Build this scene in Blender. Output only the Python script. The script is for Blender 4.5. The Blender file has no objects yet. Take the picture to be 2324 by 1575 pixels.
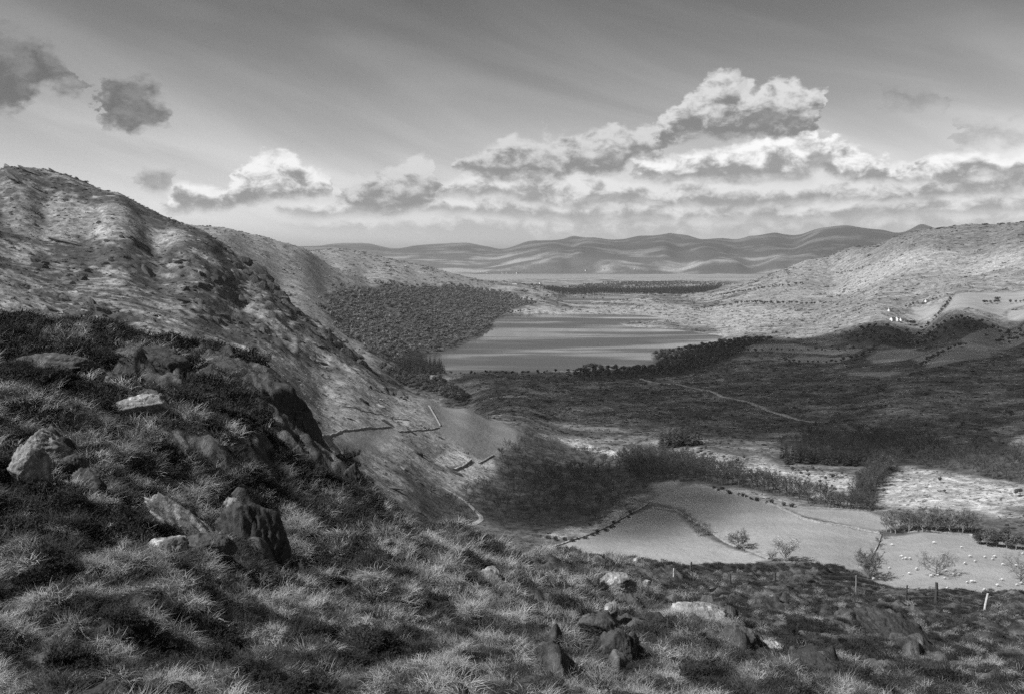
import bpy, bmesh, math, random
import numpy as np
from mathutils import Vector, Matrix, Quaternion

scene = bpy.context.scene
C = scene.collection
rng = np.random.default_rng(7)
random.seed(7)

# ------------------------------------------------------------------ camera
PW, PH = 2324.0, 1575.0            # survey frame the photo was measured in
FOC = PW * 35.0 / 36.0
HC = 210.0                         # eye height above the sea, metres
PITCH = math.atan((PH / 2 - 572.0) / FOC)
cam_d = bpy.data.cameras.new('camera')
cam_d.lens = 35.0
cam_d.sensor_width = 36.0
cam_d.clip_start = 0.1
cam_d.clip_end = 90000.0
cam = bpy.data.objects.new('camera', cam_d)
C.objects.link(cam)
cam.location = (0, 0, HC)
cam.rotation_euler = (math.pi / 2 - PITCH, 0, 0)
scene.camera = cam

# ------------------------------------------------------------------ view, world, sun
scene.view_settings.view_transform = 'Standard'
scene.view_settings.look = 'None'
scene.view_settings.gamma = 1.0
scene.view_settings.use_curve_mapping = False
scene.view_settings.exposure = 0.42
SUN_AZ = math.radians(-112.0)       # clockwise from the view direction (+Y): from the left
SUN_EL = math.radians(47.0)
SUN_V = Vector((math.sin(SUN_AZ) * math.cos(SUN_EL), math.cos(SUN_AZ) * math.cos(SUN_EL), math.sin(SUN_EL)))
sun_d = bpy.data.lights.new('sun', 'SUN')
sun_d.energy = 5.0
sun_d.angle = math.radians(0.6)
sun_d.color = (1, 1, 1)
sun = bpy.data.objects.new('sun', sun_d)
C.objects.link(sun)
sun.rotation_euler = (-SUN_V).to_track_quat('-Z', 'Y').to_euler()
sun.location = SUN_V * 3000


class NT:
    """small helper for node trees"""
    def __init__(self, tree):
        self.t = tree
        self.n = tree.nodes
        self.l = tree.links

    def _set(self, sock, v):
        if hasattr(v, 'links') or isinstance(v, bpy.types.NodeSocket):
            self.l.new(v, sock)
        elif v is not None:
            if sock.type == 'RGBA' and not hasattr(v, '__len__'):
                v = (v, v, v, 1)
            elif sock.type == 'RGBA' and len(v) == 3:
                v = (*v, 1)
            elif sock.type == 'VECTOR' and not hasattr(v, '__len__'):
                v = (v, v, v)
            sock.default_value = v

    def node(self, typ, **kw):
        nd = self.n.new(typ)
        for k, v in kw.items():
            setattr(nd, k, v)
        return nd

    def m(self, op, a, b=None, c=None, clamp=False):
        nd = self.n.new('ShaderNodeMath')
        nd.operation = op
        nd.use_clamp = clamp
        self._set(nd.inputs[0], a)
        if b is not None:
            self._set(nd.inputs[1], b)
        if c is not None:
            self._set(nd.inputs[2], c)
        return nd.outputs[0]

    def v(self, op, a, b=None, out=0):
        nd = self.n.new('ShaderNodeVectorMath')
        nd.operation = op
        self._set(nd.inputs[0], a)
        if b is not None:
            if op == 'SCALE':
                self._set(nd.inputs['Scale'], b)
            else:
                self._set(nd.inputs[1], b)
        return nd.outputs['Value'] if op in ('LENGTH', 'DOT_PRODUCT', 'DISTANCE') else nd.outputs[0]

    def comb(self, x, y, z):
        nd = self.n.new('ShaderNodeCombineXYZ')
        for s, q in zip(nd.inputs, (x, y, z)):
            self._set(s, q)
        return nd.outputs[0]

    def sep(self, a):
        nd = self.n.new('ShaderNodeSeparateXYZ')
        self._set(nd.inputs[0], a)
        return nd.outputs

    def noise(self, vec, scale, detail=6, rough=0.55, dist=0.0, dims='3D', lac=2.0):
        nd = self.n.new('ShaderNodeTexNoise')
        nd.noise_dimensions = dims
        self._set(nd.inputs['Vector'], vec)
        nd.inputs['Scale'].default_value = scale
        nd.inputs['Detail'].default_value = detail
        nd.inputs['Roughness'].default_value = rough
        nd.inputs['Lacunarity'].default_value = lac
        nd.inputs['Distortion'].default_value = dist
        return nd.outputs['Fac']

    def ramp(self, x, a, b, c=0.0, d=1.0, smooth=True, clamp=True):
        nd = self.n.new('ShaderNodeMapRange')
        nd.interpolation_type = 'SMOOTHSTEP' if smooth else 'LINEAR'
        nd.clamp = clamp
        self._set(nd.inputs[0], x)
        for i, q in enumerate((a, b, c, d)):
            self._set(nd.inputs[i + 1], q)
        return nd.outputs[0]

    def mix(self, f, a, b):
        nd = self.n.new('ShaderNodeMix')
        nd.data_type = 'FLOAT'
        self._set(nd.inputs[0], f)
        self._set(nd.inputs[2], a)
        self._set(nd.inputs[3], b)
        return nd.outputs[0]


def fr(u, v):
    """survey frame -> (azimuth, tan elevation)"""
    a = (u - PW / 2) / FOC
    b = -(v - PH / 2) / FOC
    y = math.cos(PITCH) + b * math.sin(PITCH)
    z = -math.sin(PITCH) + b * math.cos(PITCH)
    return math.atan2(a, y), z / math.hypot(a, y)


# cumulus banks as layers, far to near: outlines (u, top v, base v) measured in the survey frame; None = gap
# name, shade of base, shade of lit top, edge softness, billow size, outline
LAYERS = [
    (0.38, 0.64, 16, 0.5, .9, [(520, None), (700, 505, 522), (900, 492, 530), (1100, 484, 538), (1400, 480, 545), (1700, 478, 540), (2000, 475, 532), (2400, 470, 524)]),
    (0.28, 0.68, 12, 0.6, .95, [(560, None), (640, 474, 486), (720, 462, 492), (800, 455, 490), (880, 462, 488), (960, 448, 482), (1100, 448, 490), (1250, 455, 500), (1400, 450, 505), (1550, 452, 500), (1700, 455, 500), (1850, 462, 500), (2000, 455, 495), (2150, 440, 485), (2400, 430, 480)]),
    (0.24, 0.66, 12, 0.8, .95, [(690, None), (770, 428, 455), (850, 415, 478), (940, 420, 476), (1040, 402, 440), (1150, 388, 455), (1260, 402, 470), (1400, 405, 470), (1500, 425, 460), (1650, 410, 470), (1780, 425, 470), (1900, 405, 455), (2000, 415, 465), (2130, 385, 450), (2230, 375, 440), (2400, 372, 440)]),
    (0.24, 0.80, 11, 0.8, .98, [(1395, None), (1450, 376, 398), (1550, 356, 412), (1700, 326, 410), (1780, 296, 405), (1840, 284, 398), (1880, 318, 390), (1930, 342, 402), (1985, 348, 412), (2050, 382, 412), (2100, 360, 405), (2180, 344, 405), (2260, 356, 400), (2400, 362, 410)]),
    (0.18, 0.74, 11, 1.0, .97, [(345, None), (385, 445, 485), (430, 418, 480), (490, 425, 478), (540, 385, 468), (600, 348, 462), (650, 348, 452), (700, 378, 445), (745, 395, 425), (772, None)]),
    (0.19, 0.54, 11, 1.0, .97, [(735, None), (775, 418, 452), (830, 398, 478), (900, 378, 475), (945, 350, 470), (985, 368, 450), (1015, None), (1050, 352, 382), (1110, 336, 396), (1200, 310, 405), (1255, 312, 398), (1300, 300, 396), (1360, 284, 392), (1420, 300, 378), (1465, 286, 366), (1505, 300, 340), (1535, None)]),
    (0.17, 0.58, 11, 0.9, .97, [(1455, None), (1500, 285, 322), (1540, 245, 316), (1580, 205, 312), (1640, 165, 310), (1685, 180, 310), (1720, 202, 308), (1770, 174, 304), (1820, 192, 296), (1862, 214, 270), (1890, None)]),
    (0.075, 0.15, 22, 1.7, .9, [(-600, None), (-300, 60, 200), (-60, 62, 262), (0, 62, 275), (50, 58, 240), (100, 92, 205), (150, 132, 202), (188, 160, 196), (204, None), (216, 205, 250), (250, 182, 268), (300, 190, 288), (340, 205, 278), (378, 225, 255), (402, None)]),
    (0.19, 0.28, 14, 0.8, .9, [(286, None), (312, 400, 422), (350, 385, 432), (398, 398, 416), (420, None)]),
    (0.17, 0.26, 22, 1.3, .55, [(1960, None), (2010, 205, 230), (2070, 200, 245), (2140, 228, 250), (2165, None), (2190, 285, 315), (2260, 280, 318), (2400, 290, 325)]),
]

world = bpy.data.worlds.new('World')
scene.world = world
world.use_nodes = True
world.cycles.sampling_method = 'MANUAL'
world.cycles.sample_map_resolution = 256
wt = NT(world.node_tree)
for nd in list(wt.n):
    wt.n.remove(nd)
w_out = wt.node('ShaderNodeOutputWorld')
w_bg = wt.node('ShaderNodeBackground')
wt.l.new(w_bg.outputs[0], w_out.inputs[0])
sky = wt.node('ShaderNodeTexSky', sky_type='NISHITA')
sky.sun_disc = False
sky.sun_elevation = SUN_EL
sky.sun_rotation = SUN_AZ % (2 * math.pi)
sky.altitude = 200
sky.air_density = 1.0
sky.dust_density = 1.0
sky.ozone_density = 1.0
w_co = wt.node('ShaderNodeTexCoord')
w_dir = wt.v('NORMALIZE', w_co.outputs['Generated'])
wx, wy, wz = wt.sep(w_dir)
AZ_SPAN = 0.62
w_az = wt.m('SUBTRACT', wt.m('PINGPONG', wt.m('ADD', wt.m('ARCTAN2', wx, wy), 4 * AZ_SPAN + AZ_SPAN), 2 * AZ_SPAN), AZ_SPAN)
w_te = wt.m('DIVIDE', wz, wt.m('SQRT', wt.m('MAXIMUM', wt.m('SUBTRACT', 1.0, wt.m('MULTIPLY', wz, wz)), 1e-4)))
X0 = wt.m('MULTIPLY', w_az, FOC)
Y0 = wt.m('MULTIPLY', w_te, FOC)
lowk = wt.ramp(Y0, 40.0, 260.0, 0.42, 1.0)
P0 = wt.comb(X0, wt.m('MULTIPLY', Y0, 1.5), 0.0)
wn = wt.node('ShaderNodeTexNoise')
wt.l.new(P0, wn.inputs['Vector'])
wn.inputs['Scale'].default_value = 0.0125
wn.inputs['Detail'].default_value = 9
wn.inputs['Roughness'].default_value = 0.60
wsep = wt.node('ShaderNodeSeparateColor')
wt.l.new(wn.outputs['Color'], wsep.inputs[0])
WX = wt.m('MULTIPLY', wt.m('MULTIPLY', wt.m('SUBTRACT', wsep.outputs[0], 0.5), 200.0), lowk)
WY = wt.m('MULTIPLY', wt.m('MULTIPLY', wt.m('SUBTRACT', wsep.outputs[1], 0.5), 120.0), lowk)
bil = wt.noise(wt.v('ADD', P0, (-9.0 + 400, 18.0 + 100, 7.0)), 0.019, 5, 0.58, 0.3)
# clear sky as an orange filter shows it: the red end of the Nishita sky
w_sep = wt.node('ShaderNodeSeparateColor')
wt.l.new(sky.outputs[0], w_sep.inputs[0])
filt = wt.m('ADD', wt.m('MULTIPLY', w_sep.outputs[0], 0.8), wt.m('MULTIPLY', w_sep.outputs[1], 0.2))
SKY_K = 0.105
SKY_G = 2.1
clear = wt.m('POWER', wt.m('MULTIPLY', filt, SKY_K), SKY_G)
clear = wt.m('MULTIPLY', clear, 2.6)
# high thin cirrus drawn out from upper left to lower right
CU = wt.m('SUBTRACT', wt.m('MULTIPLY', X0, 0.956), wt.m('MULTIPLY', Y0, 0.294))
CV = wt.m('ADD', wt.m('MULTIPLY', X0, 0.294), wt.m('MULTIPLY', Y0, 0.956))
cir = wt.noise(wt.comb(wt.m('MULTIPLY', CU, 0.0011), wt.m('MULTIPLY', CV, 0.0062), 0.0), 1.0, 5, 0.52, 0.5)
clear = wt.m('MULTIPLY', clear, wt.ramp(cir, 0.35, 0.72, 0.88, 1.22))
w_lum = clear
gaps = wt.ramp(wt.noise(wt.v('ADD', P0, (900.0, 50.0, 3.0)), 0.011, 6, .6, .3), .30, .46, .72, 1.0)
XN = wt.m('ADD', wt.m('DIVIDE', wt.m('ADD', X0, WX), 2 * AZ_SPAN * FOC), 0.5)


def curve(fac, pts):
    nd = wt.n.new('ShaderNodeFloatCurve')
    c = nd.mapping.curves[0]
    nd.mapping.use_clip = False
    while len(c.points) > 2:
        c.points.remove(c.points[1])
    pts = sorted(pts)
    c.points[0].location = pts[0]
    c.points[1].location = pts[-1]
    for p in pts[1:-1]:
        c.points.new(*p)
    for p in c.points:
        p.handle_type = 'AUTO_CLAMPED'
    nd.mapping.update()
    nd.inputs[0].default_value = 1.0
    wt.l.new(fac, nd.inputs[1])
    return nd.outputs[0]


for (dark, lite, soft, bsz, amax, outl) in LAYERS:
    tp, bs = [], []
    full = list(outl)
    full = [(full[0][0] - 900,) + tuple(full[0][1:])] + full + [(full[-1][0] + 900,) + tuple(full[-1][1:])]
    for k, e in enumerate(full):
        if e[1] is None:
            near = [q for q in full if q[1] is not None]
            q = min(near, key=lambda q: abs(q[0] - e[0]))
            mv = (q[1] + q[2]) / 2
            tv, bv = mv + 45, mv - 45
        else:
            tv, bv = e[1], e[2]
        az, t1 = fr(e[0], tv)
        _, t2 = fr(e[0], bv)
        x = az / (2 * AZ_SPAN) + 0.5
        if 0 <= x <= 1:
            tp.append((x, (t1 * FOC + 100) / 800))
            bs.append((x, (t2 * FOC + 100) / 800))
    top = wt.m('SUBTRACT', wt.m('MULTIPLY', curve(XN, tp), 800.0), 100.0)
    bas = wt.m('SUBTRACT', wt.m('MULTIPLY', curve(XN, bs), 800.0), 100.0)
    el = wt.m('ADD', Y0, wt.m('MULTIPLY', WY, bsz))
    de = wt.m('MINIMUM', wt.m('SUBTRACT', top, el), wt.m('MULTIPLY', wt.m('SUBTRACT', el, bas), 0.8))
    al = wt.m('MULTIPLY', wt.ramp(de, -soft * 0.9, soft * 1.1, 0.0, amax), gaps)
    hgt = wt.m('DIVIDE', wt.m('SUBTRACT', el, bas), wt.m('MAXIMUM', wt.m('SUBTRACT', top, bas), 22.0))
    li = wt.ramp(wt.m('ADD', hgt, wt.m('MULTIPLY', wt.m('SUBTRACT', bil, 0.5), 2.4)), 0.15, 0.9, 0.0, 1.0)
    w_lum = wt.mix(al, w_lum, wt.mix(li, dark, lite))
w_col = wt.comb(w_lum, w_lum, w_lum)
wt.l.new(w_col, w_bg.inputs[0])
w_bg.inputs[1].default_value = 1.0

scene.cycles.max_bounces = 4
scene.cycles.diffuse_bounces = 2
scene.cycles.glossy_bounces = 2
scene.cycles.transmission_bounces = 2
scene.cycles.transparent_max_bounces = 32
scene.cycles.use_denoising = False
scene.cycles.sample_clamp_indirect = 2.0
scene.cycles.volume_bounces = 0
scene.cycles.caustics_reflective = False
scene.cycles.caustics_refractive = False

# ------------------------------------------------------------------ numpy noise
PERM = np.random.default_rng(11).permutation(4096).astype(np.int64)
GX = np.cos(np.arange(4096) * 2.399963)
GY = np.sin(np.arange(4096) * 2.399963)


def perlin(x, y, seed=0):
    x = np.asarray(x, dtype=np.float64) + seed * 17.31
    y = np.asarray(y, dtype=np.float64) + seed * 9.77
    xi = np.floor(x).astype(np.int64)
    yi = np.floor(y).astype(np.int64)
    fx = x - xi
    fy = y - yi
    def g(ix, iy, dx, dy):
        h = PERM[(PERM[ix & 4095] + iy) & 4095]
        return GX[h] * dx + GY[h] * dy
    u = fx * fx * fx * (fx * (fx * 6 - 15) + 10)
    w = fy * fy * fy * (fy * (fy * 6 - 15) + 10)
    a = g(xi, yi, fx, fy)
    b = g(xi + 1, yi, fx - 1, fy)
    c = g(xi, yi + 1, fx, fy - 1)
    d = g(xi + 1, yi + 1, fx - 1, fy - 1)
    return ((a + u * (b - a)) + w * ((c + u * (d - c)) - (a + u * (b - a)))) * 1.5


def fbm(x, y, scale, octs=4, seed=0, gain=0.5, ridged=False):
    s = 0.0
    amp = 1.0
    tot = 0.0
    x = np.asarray(x) / scale
    y = np.asarray(y) / scale
    for o in range(octs):
        n = perlin(x, y, seed + o * 3)
        if ridged:
            n = 1 - 2 * np.abs(n)
        s = s + amp * n
        tot += amp
        amp *= gain
        x = x * 2.03
        y = y * 2.03
    return s / tot


def sstep(x, a, b):
    t = np.clip((x - a) / (b - a), 0, 1)
    return t * t * (3 - 2 * t)


# ------------------------------------------------------------------ terrain heights
class Plate:
    """thin-plate surface of tan(elevation seen from the viewpoint) over (azimuth, ln range)"""
    def __init__(self, pts, ka, smooth=1e-4):
        self.ka = ka
        p = np.array([(a * ka, math.log(r)) for a, r, t in pts])
        val = np.array([t for a, r, t in pts])
        n = len(p)
        K = self.k(p, p) + np.eye(n) * smooth
        A = np.zeros((n + 3, n + 3))
        A[:n, :n] = K
        A[:n, n] = 1
        A[:n, n + 1:] = p
        A[n, :n] = 1
        A[n + 1:, :n] = p.T
        self.w = np.linalg.solve(A, np.concatenate([val, [0, 0, 0]]))
        self.p = p

    @staticmethod
    def k(a, b):
        d2 = (a[:, None, 0] - b[None, :, 0]) ** 2 + (a[:, None, 1] - b[None, :, 1]) ** 2
        return 0.5 * d2 * np.log(d2 + 1e-12)

    def __call__(self, az, lr):
        q = np.stack([np.ravel(az) * self.ka, np.ravel(lr)], 1)
        n = len(self.p)
        out = np.empty(len(q))
        for i in range(0, len(q), 40000):
            s = q[i:i + 40000]
            out[i:i + 40000] = self.k(s, self.p) @ self.w[:n] + self.w[n] + s @ self.w[n + 1:]
        return out.reshape(np.shape(az))


def pr(u, v, r):
    a, t = fr(u, v)
    return (a, r, t)


def pz(u, v, z):
    a, t = fr(u, v)
    return (a, (z - HC) / t, t)


def hid(u, r, z):
    a, _ = fr(u, 572)
    return (a, r, (z - HC) / r)


# the knoll the photographer stands on
fore_pts = [pr(*p) for p in [
    (-150, 735, 46), (0, 735, 45), (100, 735, 45), (200, 740, 45), (300, 766, 45), (400, 790, 44), (470, 800, 43.5), (560, 822, 43), (620, 850, 42),
    (660, 905, 41.5), (690, 965, 41), (720, 1015, 40.5), (765, 1050, 40), (800, 1062, 39.5), (826, 1120, 39),
    (850, 1142, 41), (1000, 1203, 50), (1100, 1245, 56), (1250, 1255, 65), (1380, 1272, 70), (1500, 1288, 76), (1600, 1288, 86), (1750, 1281, 92),
    (1900, 1289, 95), (1985, 1325, 90), (2150, 1350, 86), (2324, 1352, 90), (2500, 1360, 90),
    (0, 830, 37), (250, 840, 38), (420, 860, 39), (560, 900, 38.5),
    (0, 900, 30), (300, 920, 32), (500, 960, 33), (620, 1060, 33), (0, 1100, 21.5), (300, 1150, 22), (480, 1180, 24), (500, 1270, 20), (640, 1310, 22), (750, 1200, 29),
    (0, 1300, 15), (300, 1350, 14.5), (600, 1400, 16), (0, 1575, 9), (500, 1575, 9), (900, 1575, 10), (1300, 1575, 12.5), (1700, 1575, 18), (2000, 1575, 24), (2324, 1575, 31),
    (900, 1300, 25), (1200, 1310, 40), (1100, 1400, 23), (1400, 1400, 34), (1500, 1450, 28), (1800, 1400, 48), (1700, 1500, 25), (2000, 1450, 48), (2200, 1400, 66), (2200, 1500, 42),
    (1000, 1245, 41), (1100, 1285, 45), (1250, 1288, 53), (1400, 1308, 58), (1500, 1322, 61), (1600, 1320, 70), (1750, 1312, 78), (1900, 1315, 84), (1150, 1262, 54), (1350, 1283, 62),
    (-150, 1000, 26), (-150, 1300, 15), (2500, 1450, 60), (2500, 1575, 32)]]
fore_pts += [hid(u, r, z) for u, r, z in [
    (-200, 60, 203), (200, 60, 202.5), (500, 58, 200), (700, 54, 194), (830, 52, 188), (1000, 66, 180), (1250, 86, 172), (1500, 100, 170), (1750, 120, 164), (2000, 120, 163), (2324, 118, 168), (2600, 120, 168),
    (-200, 90, 196), (200, 90, 195), (600, 90, 185), (900, 90, 172),
    (1162, 1.0, 208.25), (0, 1.0, 208.3), (2324, 1.0, 208.1), (1162, 3.5, 207.6), (0, 3.5, 208.0), (2324, 3.5, 206.9), (-600, 3, 208.4), (2900, 3, 206.6)]]
FORE = Plate(fore_pts, 3.0)
CREST_U = np.array([fr(u, 572)[0] for u in (-400, 0, 470, 660, 760, 826, 850, 1000, 1250, 1500, 1750, 1900, 2150, 2324, 2700)])
CREST_R = np.array([46, 45, 43.5, 41.5, 40, 39, 41, 50, 65, 76, 92, 95, 86, 90, 90.])

mid_pts = [pr(*p) for p in [
    # near left hill: crest
    (-250, 345, 830), (-100, 365, 810), (0, 383, 800), (30, 381, 800), (75, 390, 800), (120, 401, 800), (165, 411, 800), (215, 423, 800), (270, 437, 800), (310, 457, 798), (390, 495, 792), (465, 532, 785), (350, 477, 795), (430, 512, 790), (500, 553, 780), (545, 587, 775),
    (600, 627, 760), (640, 681, 745), (665, 702, 740), (720, 737, 730), (770, 776, 715), (800, 801, 705), (830, 826, 700), (890, 862, 695), (960, 895, 690), (1060, 928, 695), (1190, 965, 710),
    # its face
    (0, 730, 420), (250, 740, 430), (400, 785, 430), (600, 850, 450), (730, 980, 430), (840, 1060, 430), (920, 1110, 430), (1000, 1180, 425),
    (730, 900, 530), (900, 900, 620), (1000, 1000, 560), (1100, 1060, 545), (1180, 1000, 640), (0, 550, 640), (250, 600, 620), (400, 650, 600), (500, 720, 570), (650, 800, 560),
    (200, 520, 700), (350, 570, 690), (100, 480, 730), (550, 680, 650), (0, 640, 520), (0, 450, 740), (-250, 600, 600), (-250, 730, 430), (850, 990, 500),
    # second left hill
    (450, 513, 2000), (380, 508, 2000), (520, 519, 2050), (600, 541, 2100), (650, 554, 2150), (690, 566, 2200), (722, 587, 2250), (753, 606, 2300), (806, 625, 2380), (860, 642, 2430),
    (740, 665, 1900), (640, 640, 1750), (850, 670, 2200), (900, 710, 2000), (800, 750, 1550), (1000, 725, 2150), (560, 575, 1800), (680, 690, 1500), (740, 735, 1400), (800, 788, 1330), (840, 812, 1280),
    (1000, 665, 2750), (1100, 675, 2950), (900, 645, 2600), (950, 628, 3000),
    # third, lower shoulder
    (710, 573, 3050), (769, 575, 3100), (822, 586, 3150), (913, 600, 3250), (966, 608, 3300), (1020, 621, 3400), (1073, 632, 3500), (1113, 640, 3500), (1169, 656, 3250), (1236, 683, 3000),
    # right hill
    (2324, 508, 3200), (2200, 513, 3300), (2100, 522, 3450), (2030, 540, 3600), (1930, 565, 3800), (1830, 591, 4000), (1700, 640, 4300), (2200, 600, 2700), (2324, 580, 2600), (2150, 703, 1900), (2230, 703, 1900), (2330, 703, 1900), (2150, 656, 2250), (2240, 656, 2250), (2330, 656, 2250), (2150, 728, 1750), (2230, 728, 1750), (2330, 728, 1750),
    (2000, 600, 3150), (2000, 660, 2400), (1900, 640, 3300), (1800, 660, 3000), (1900, 690, 2500), (1750, 690, 2700), (1700, 740, 2100), (2000, 720, 1900),
    (2650, 500, 3200), (2650, 600, 2500), (2650, 700, 1700), (2650, 850, 1000), (2650, 1000, 680)]]
mid_pts += [pz(*p) for p in [
    # lake shore
    (980, 805, 45.5), (1060, 770, 45.5), (1110, 735, 45.5), (1150, 712, 45.5), (1300, 710, 45.5), (1450, 712, 45.5), (1640, 765, 46), (1480, 800, 46), (1490, 830, 46), (1300, 842, 46), (1030, 850, 46),
    (1300, 780, 43), (1250, 740, 43),
    # valley floor
    (1100, 900, 57), (1300, 900, 57), (1230, 950, 66), (1500, 900, 58), (1700, 900, 60), (1300, 1000, 73), (1500, 1000, 74), (1700, 1000, 75), (1300, 1080, 82), (1700, 1150, 89),
    (1900, 1250, 90), (2100, 1300, 90), (2300, 1320, 91), (2100, 1200, 91), (2300, 1200, 92), (1300, 1200, 86), (1200, 1150, 85), (1150, 1210, 87), (1400, 1240, 87), (1650, 1280, 88), (1100, 1130, 89),
    (1480, 1150, 87.5), (1560, 1102, 86.5), (1600, 1200, 88.5), (1420, 1172, 86.5), (1550, 1162, 87.8), (1750, 1210, 89.5), (1440, 1100, 84), (1620, 1110, 86.8), (1330, 1216, 86.5),
    (1700, 850, 56), (1900, 800, 61), (1900, 900, 66), (1900, 1000, 77), (2100, 750, 76), (2100, 800, 77), (2100, 900, 80), (2100, 1000, 81), (2300, 760, 84), (2300, 850, 84),
    (2300, 950, 85), (2300, 1050, 86), (2100, 1070, 84), (1700, 1060, 83),
    # beyond the lake
    (1300, 690, 46), (1500, 690, 46), (1300, 670, 44), (1500, 668, 42), (1600, 690, 48), (1300, 652, 25), (1500, 652, 25), (1650, 657, 40), (1300, 641, 1), (1600, 641, 1), (1180, 645, 10)]]
mid_pts += [hid(u, r, z) for u, r, z in [
    (-250, 1000, 240), (0, 960, 232), (270, 950, 212), (430, 940, 184), (545, 930, 150), (665, 900, 115), (770, 880, 86), (830, 860, 76), (960, 830, 68), (1060, 830, 66),
    (-250, 1300, 210), (0, 1250, 196), (270, 1250, 186), (430, 1250, 172), (545, 1250, 150), (665, 1180, 115), (-250, 2000, 240), (0, 2000, 250), (200, 2000, 255),
    (500, 2500, 225), (650, 2600, 190), (750, 2680, 160), (830, 2700, 138), (-250, 3000, 220), (100, 3000, 220), (450, 3000, 215),
    (450, 4200, 170), (700, 4200, 145), (966, 4300, 100), (1073, 4300, 58), (0, 4500, 170), (400, 6000, 60), (800, 6500, 20), (1000, 6500, 10), (-250, 6000, 80),
    (2324, 4600, 205), (2200, 4600, 190), (2030, 4700, 140), (1850, 5000, 80), (1700, 5200, 25), (2324, 6000, 90), (2000, 6000, 40), (2650, 4600, 200), (2650, 6000, 90), (1750, 6800, 2), (2100, 7000, 5), (2650, 7000, 10),
    (-250, 200, 178), (300, 200, 165), (700, 200, 142), (1000, 200, 124), (1300, 200, 113), (1700, 200, 116), (2100, 200, 118), (2600, 200, 122),
    (0, 300, 172), (600, 300, 142), (900, 300, 112), (1200, 310, 95), (1600, 310, 92), (2000, 310, 93), (2400, 310, 94)]]
MID = Plate(mid_pts, 7.0)

sky_line = [(500, 560), (600, 562), (690, 560), (760, 556), (840, 556), (880, 565), (940, 560), (1000, 557), (1060, 553), (1110, 562), (1140, 567), (1200, 549), (1240, 548), (1300, 537), (1350, 541),
            (1380, 545), (1450, 537), (1490, 537), (1520, 531), (1560, 536), (1590, 545), (1640, 542), (1700, 537), (1760, 530), (1840, 526), (1870, 519), (1920, 515), (1960, 521), (2010, 525), (2030, 531), (2060, 527), (2090, 511), (2120, 521), (2200, 530), (2350, 535), (2600, 535)]
far_pts = [pr(u, v, 16000) for u, v in sky_line]
far_pts += [hid(u, 9484, 1.5) for u in range(300, 2700, 200)]
far_pts += [hid(u, 19500, 240) for u in range(300, 2700, 200)]
far_pts += [hid(u, 7600, -20) for u in range(300, 2700, 300)]
far_pts += [pr(*p) for p in [
    (1084, 611, 10300), (1150, 601, 10500), (1218, 587, 10700), (1271, 578, 10800), (1311, 575, 10900), (1380, 584, 10700), (1000, 605, 10500), (900, 598, 11000),
    (1471, 579, 11500), (1511, 570, 11700), (1591, 569, 11800), (1663, 583, 11500), (1740, 580, 11800),
    (1538, 619, 9800), (1578, 606, 10000), (1671, 595, 10200), (1760, 592, 10300), (1850, 580, 10600),
    (1591, 551, 13500), (1540, 560, 13300), (1680, 562, 13500), (1300, 560, 13500), (1150, 574, 13000), (1000, 570, 13500), (800, 568, 14000), (1800, 560, 13500), (1420, 563, 13000)]]
FAR = Plate(far_pts, 12.0)


def sdf_poly(px, py, poly, pad):
    """signed distance to a polygon, positive inside, computed within its box + pad"""
    poly = np.asarray(poly, float)
    out = np.full(np.shape(px), -1e6)
    lo = poly.min(0) - pad
    hi = poly.max(0) + pad
    m = (px > lo[0]) & (px < hi[0]) & (py > lo[1]) & (py < hi[1])
    if not m.any():
        return out
    x = px[m]
    y = py[m]
    d2 = np.full(x.shape, 1e18)
    ins = np.zeros(x.shape, bool)
    for i in range(len(poly)):
        x0, y0 = poly[i - 1]
        x1, y1 = poly[i]
        ex, ey = x1 - x0, y1 - y0
        t = np.clip(((x - x0) * ex + (y - y0) * ey) / (ex * ex + ey * ey + 1e-9), 0, 1)
        d2 = np.minimum(d2, (x - x0 - t * ex) ** 2 + (y - y0 - t * ey) ** 2)
        c = ((y0 > y) != (y1 > y)) & (x < (x1 - x0) * (y - y0) / (y1 - y0 + 1e-12) + x0)
        ins ^= c
    out[m] = np.where(ins, 1, -1) * np.sqrt(d2)
    return out


LAKE_Z = 45.0


def on_level(u, v, z):
    a, r, t = pz(u, v, z)
    return (r * math.sin(a), r * math.cos(a))


LAKE = np.array([on_level(u, v, LAKE_Z) for u, v in [
    (980, 805), (1000, 798), (1030, 790), (1060, 776), (1075, 772), (1083, 765), (1098, 757), (1112, 747), (1128, 741), (1112, 737), (1120, 727), (1130, 721), (1150, 715), (1190, 713), (1228, 711),
    (1270, 713), (1330, 714), (1400, 716), (1470, 717), (1500, 720), (1490, 727), (1440, 729), (1400, 733), (1425, 741), (1480, 745), (1540, 749), (1600, 757), (1648, 764), (1625, 772), (1580, 779),
    (1540, 788), (1510, 795), (1480, 800), (1478, 808), (1484, 820), (1500, 830), (1470, 836), (1400, 836), (1330, 838), (1240, 845), (1150, 848), (1060, 850), (1020, 848), (1000, 842), (990, 832), (960, 822), (950, 812)]])
TARN = np.array([on_level(u, v, 46.0) for u, v in [(1255, 680), (1290, 673), (1350, 668), (1420, 670), (1450, 675), (1400, 681), (1340, 683), (1320, 690), (1270, 688)]])


def far_shore(az):
    return 9484 + 120 * np.sin(az * 37) + 60 * np.sin(az * 91 + 1)


def near_shore(az):
    return 7550 + 180 * np.sin(az * 29 + .6) + 90 * np.sin(az * 83)


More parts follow.
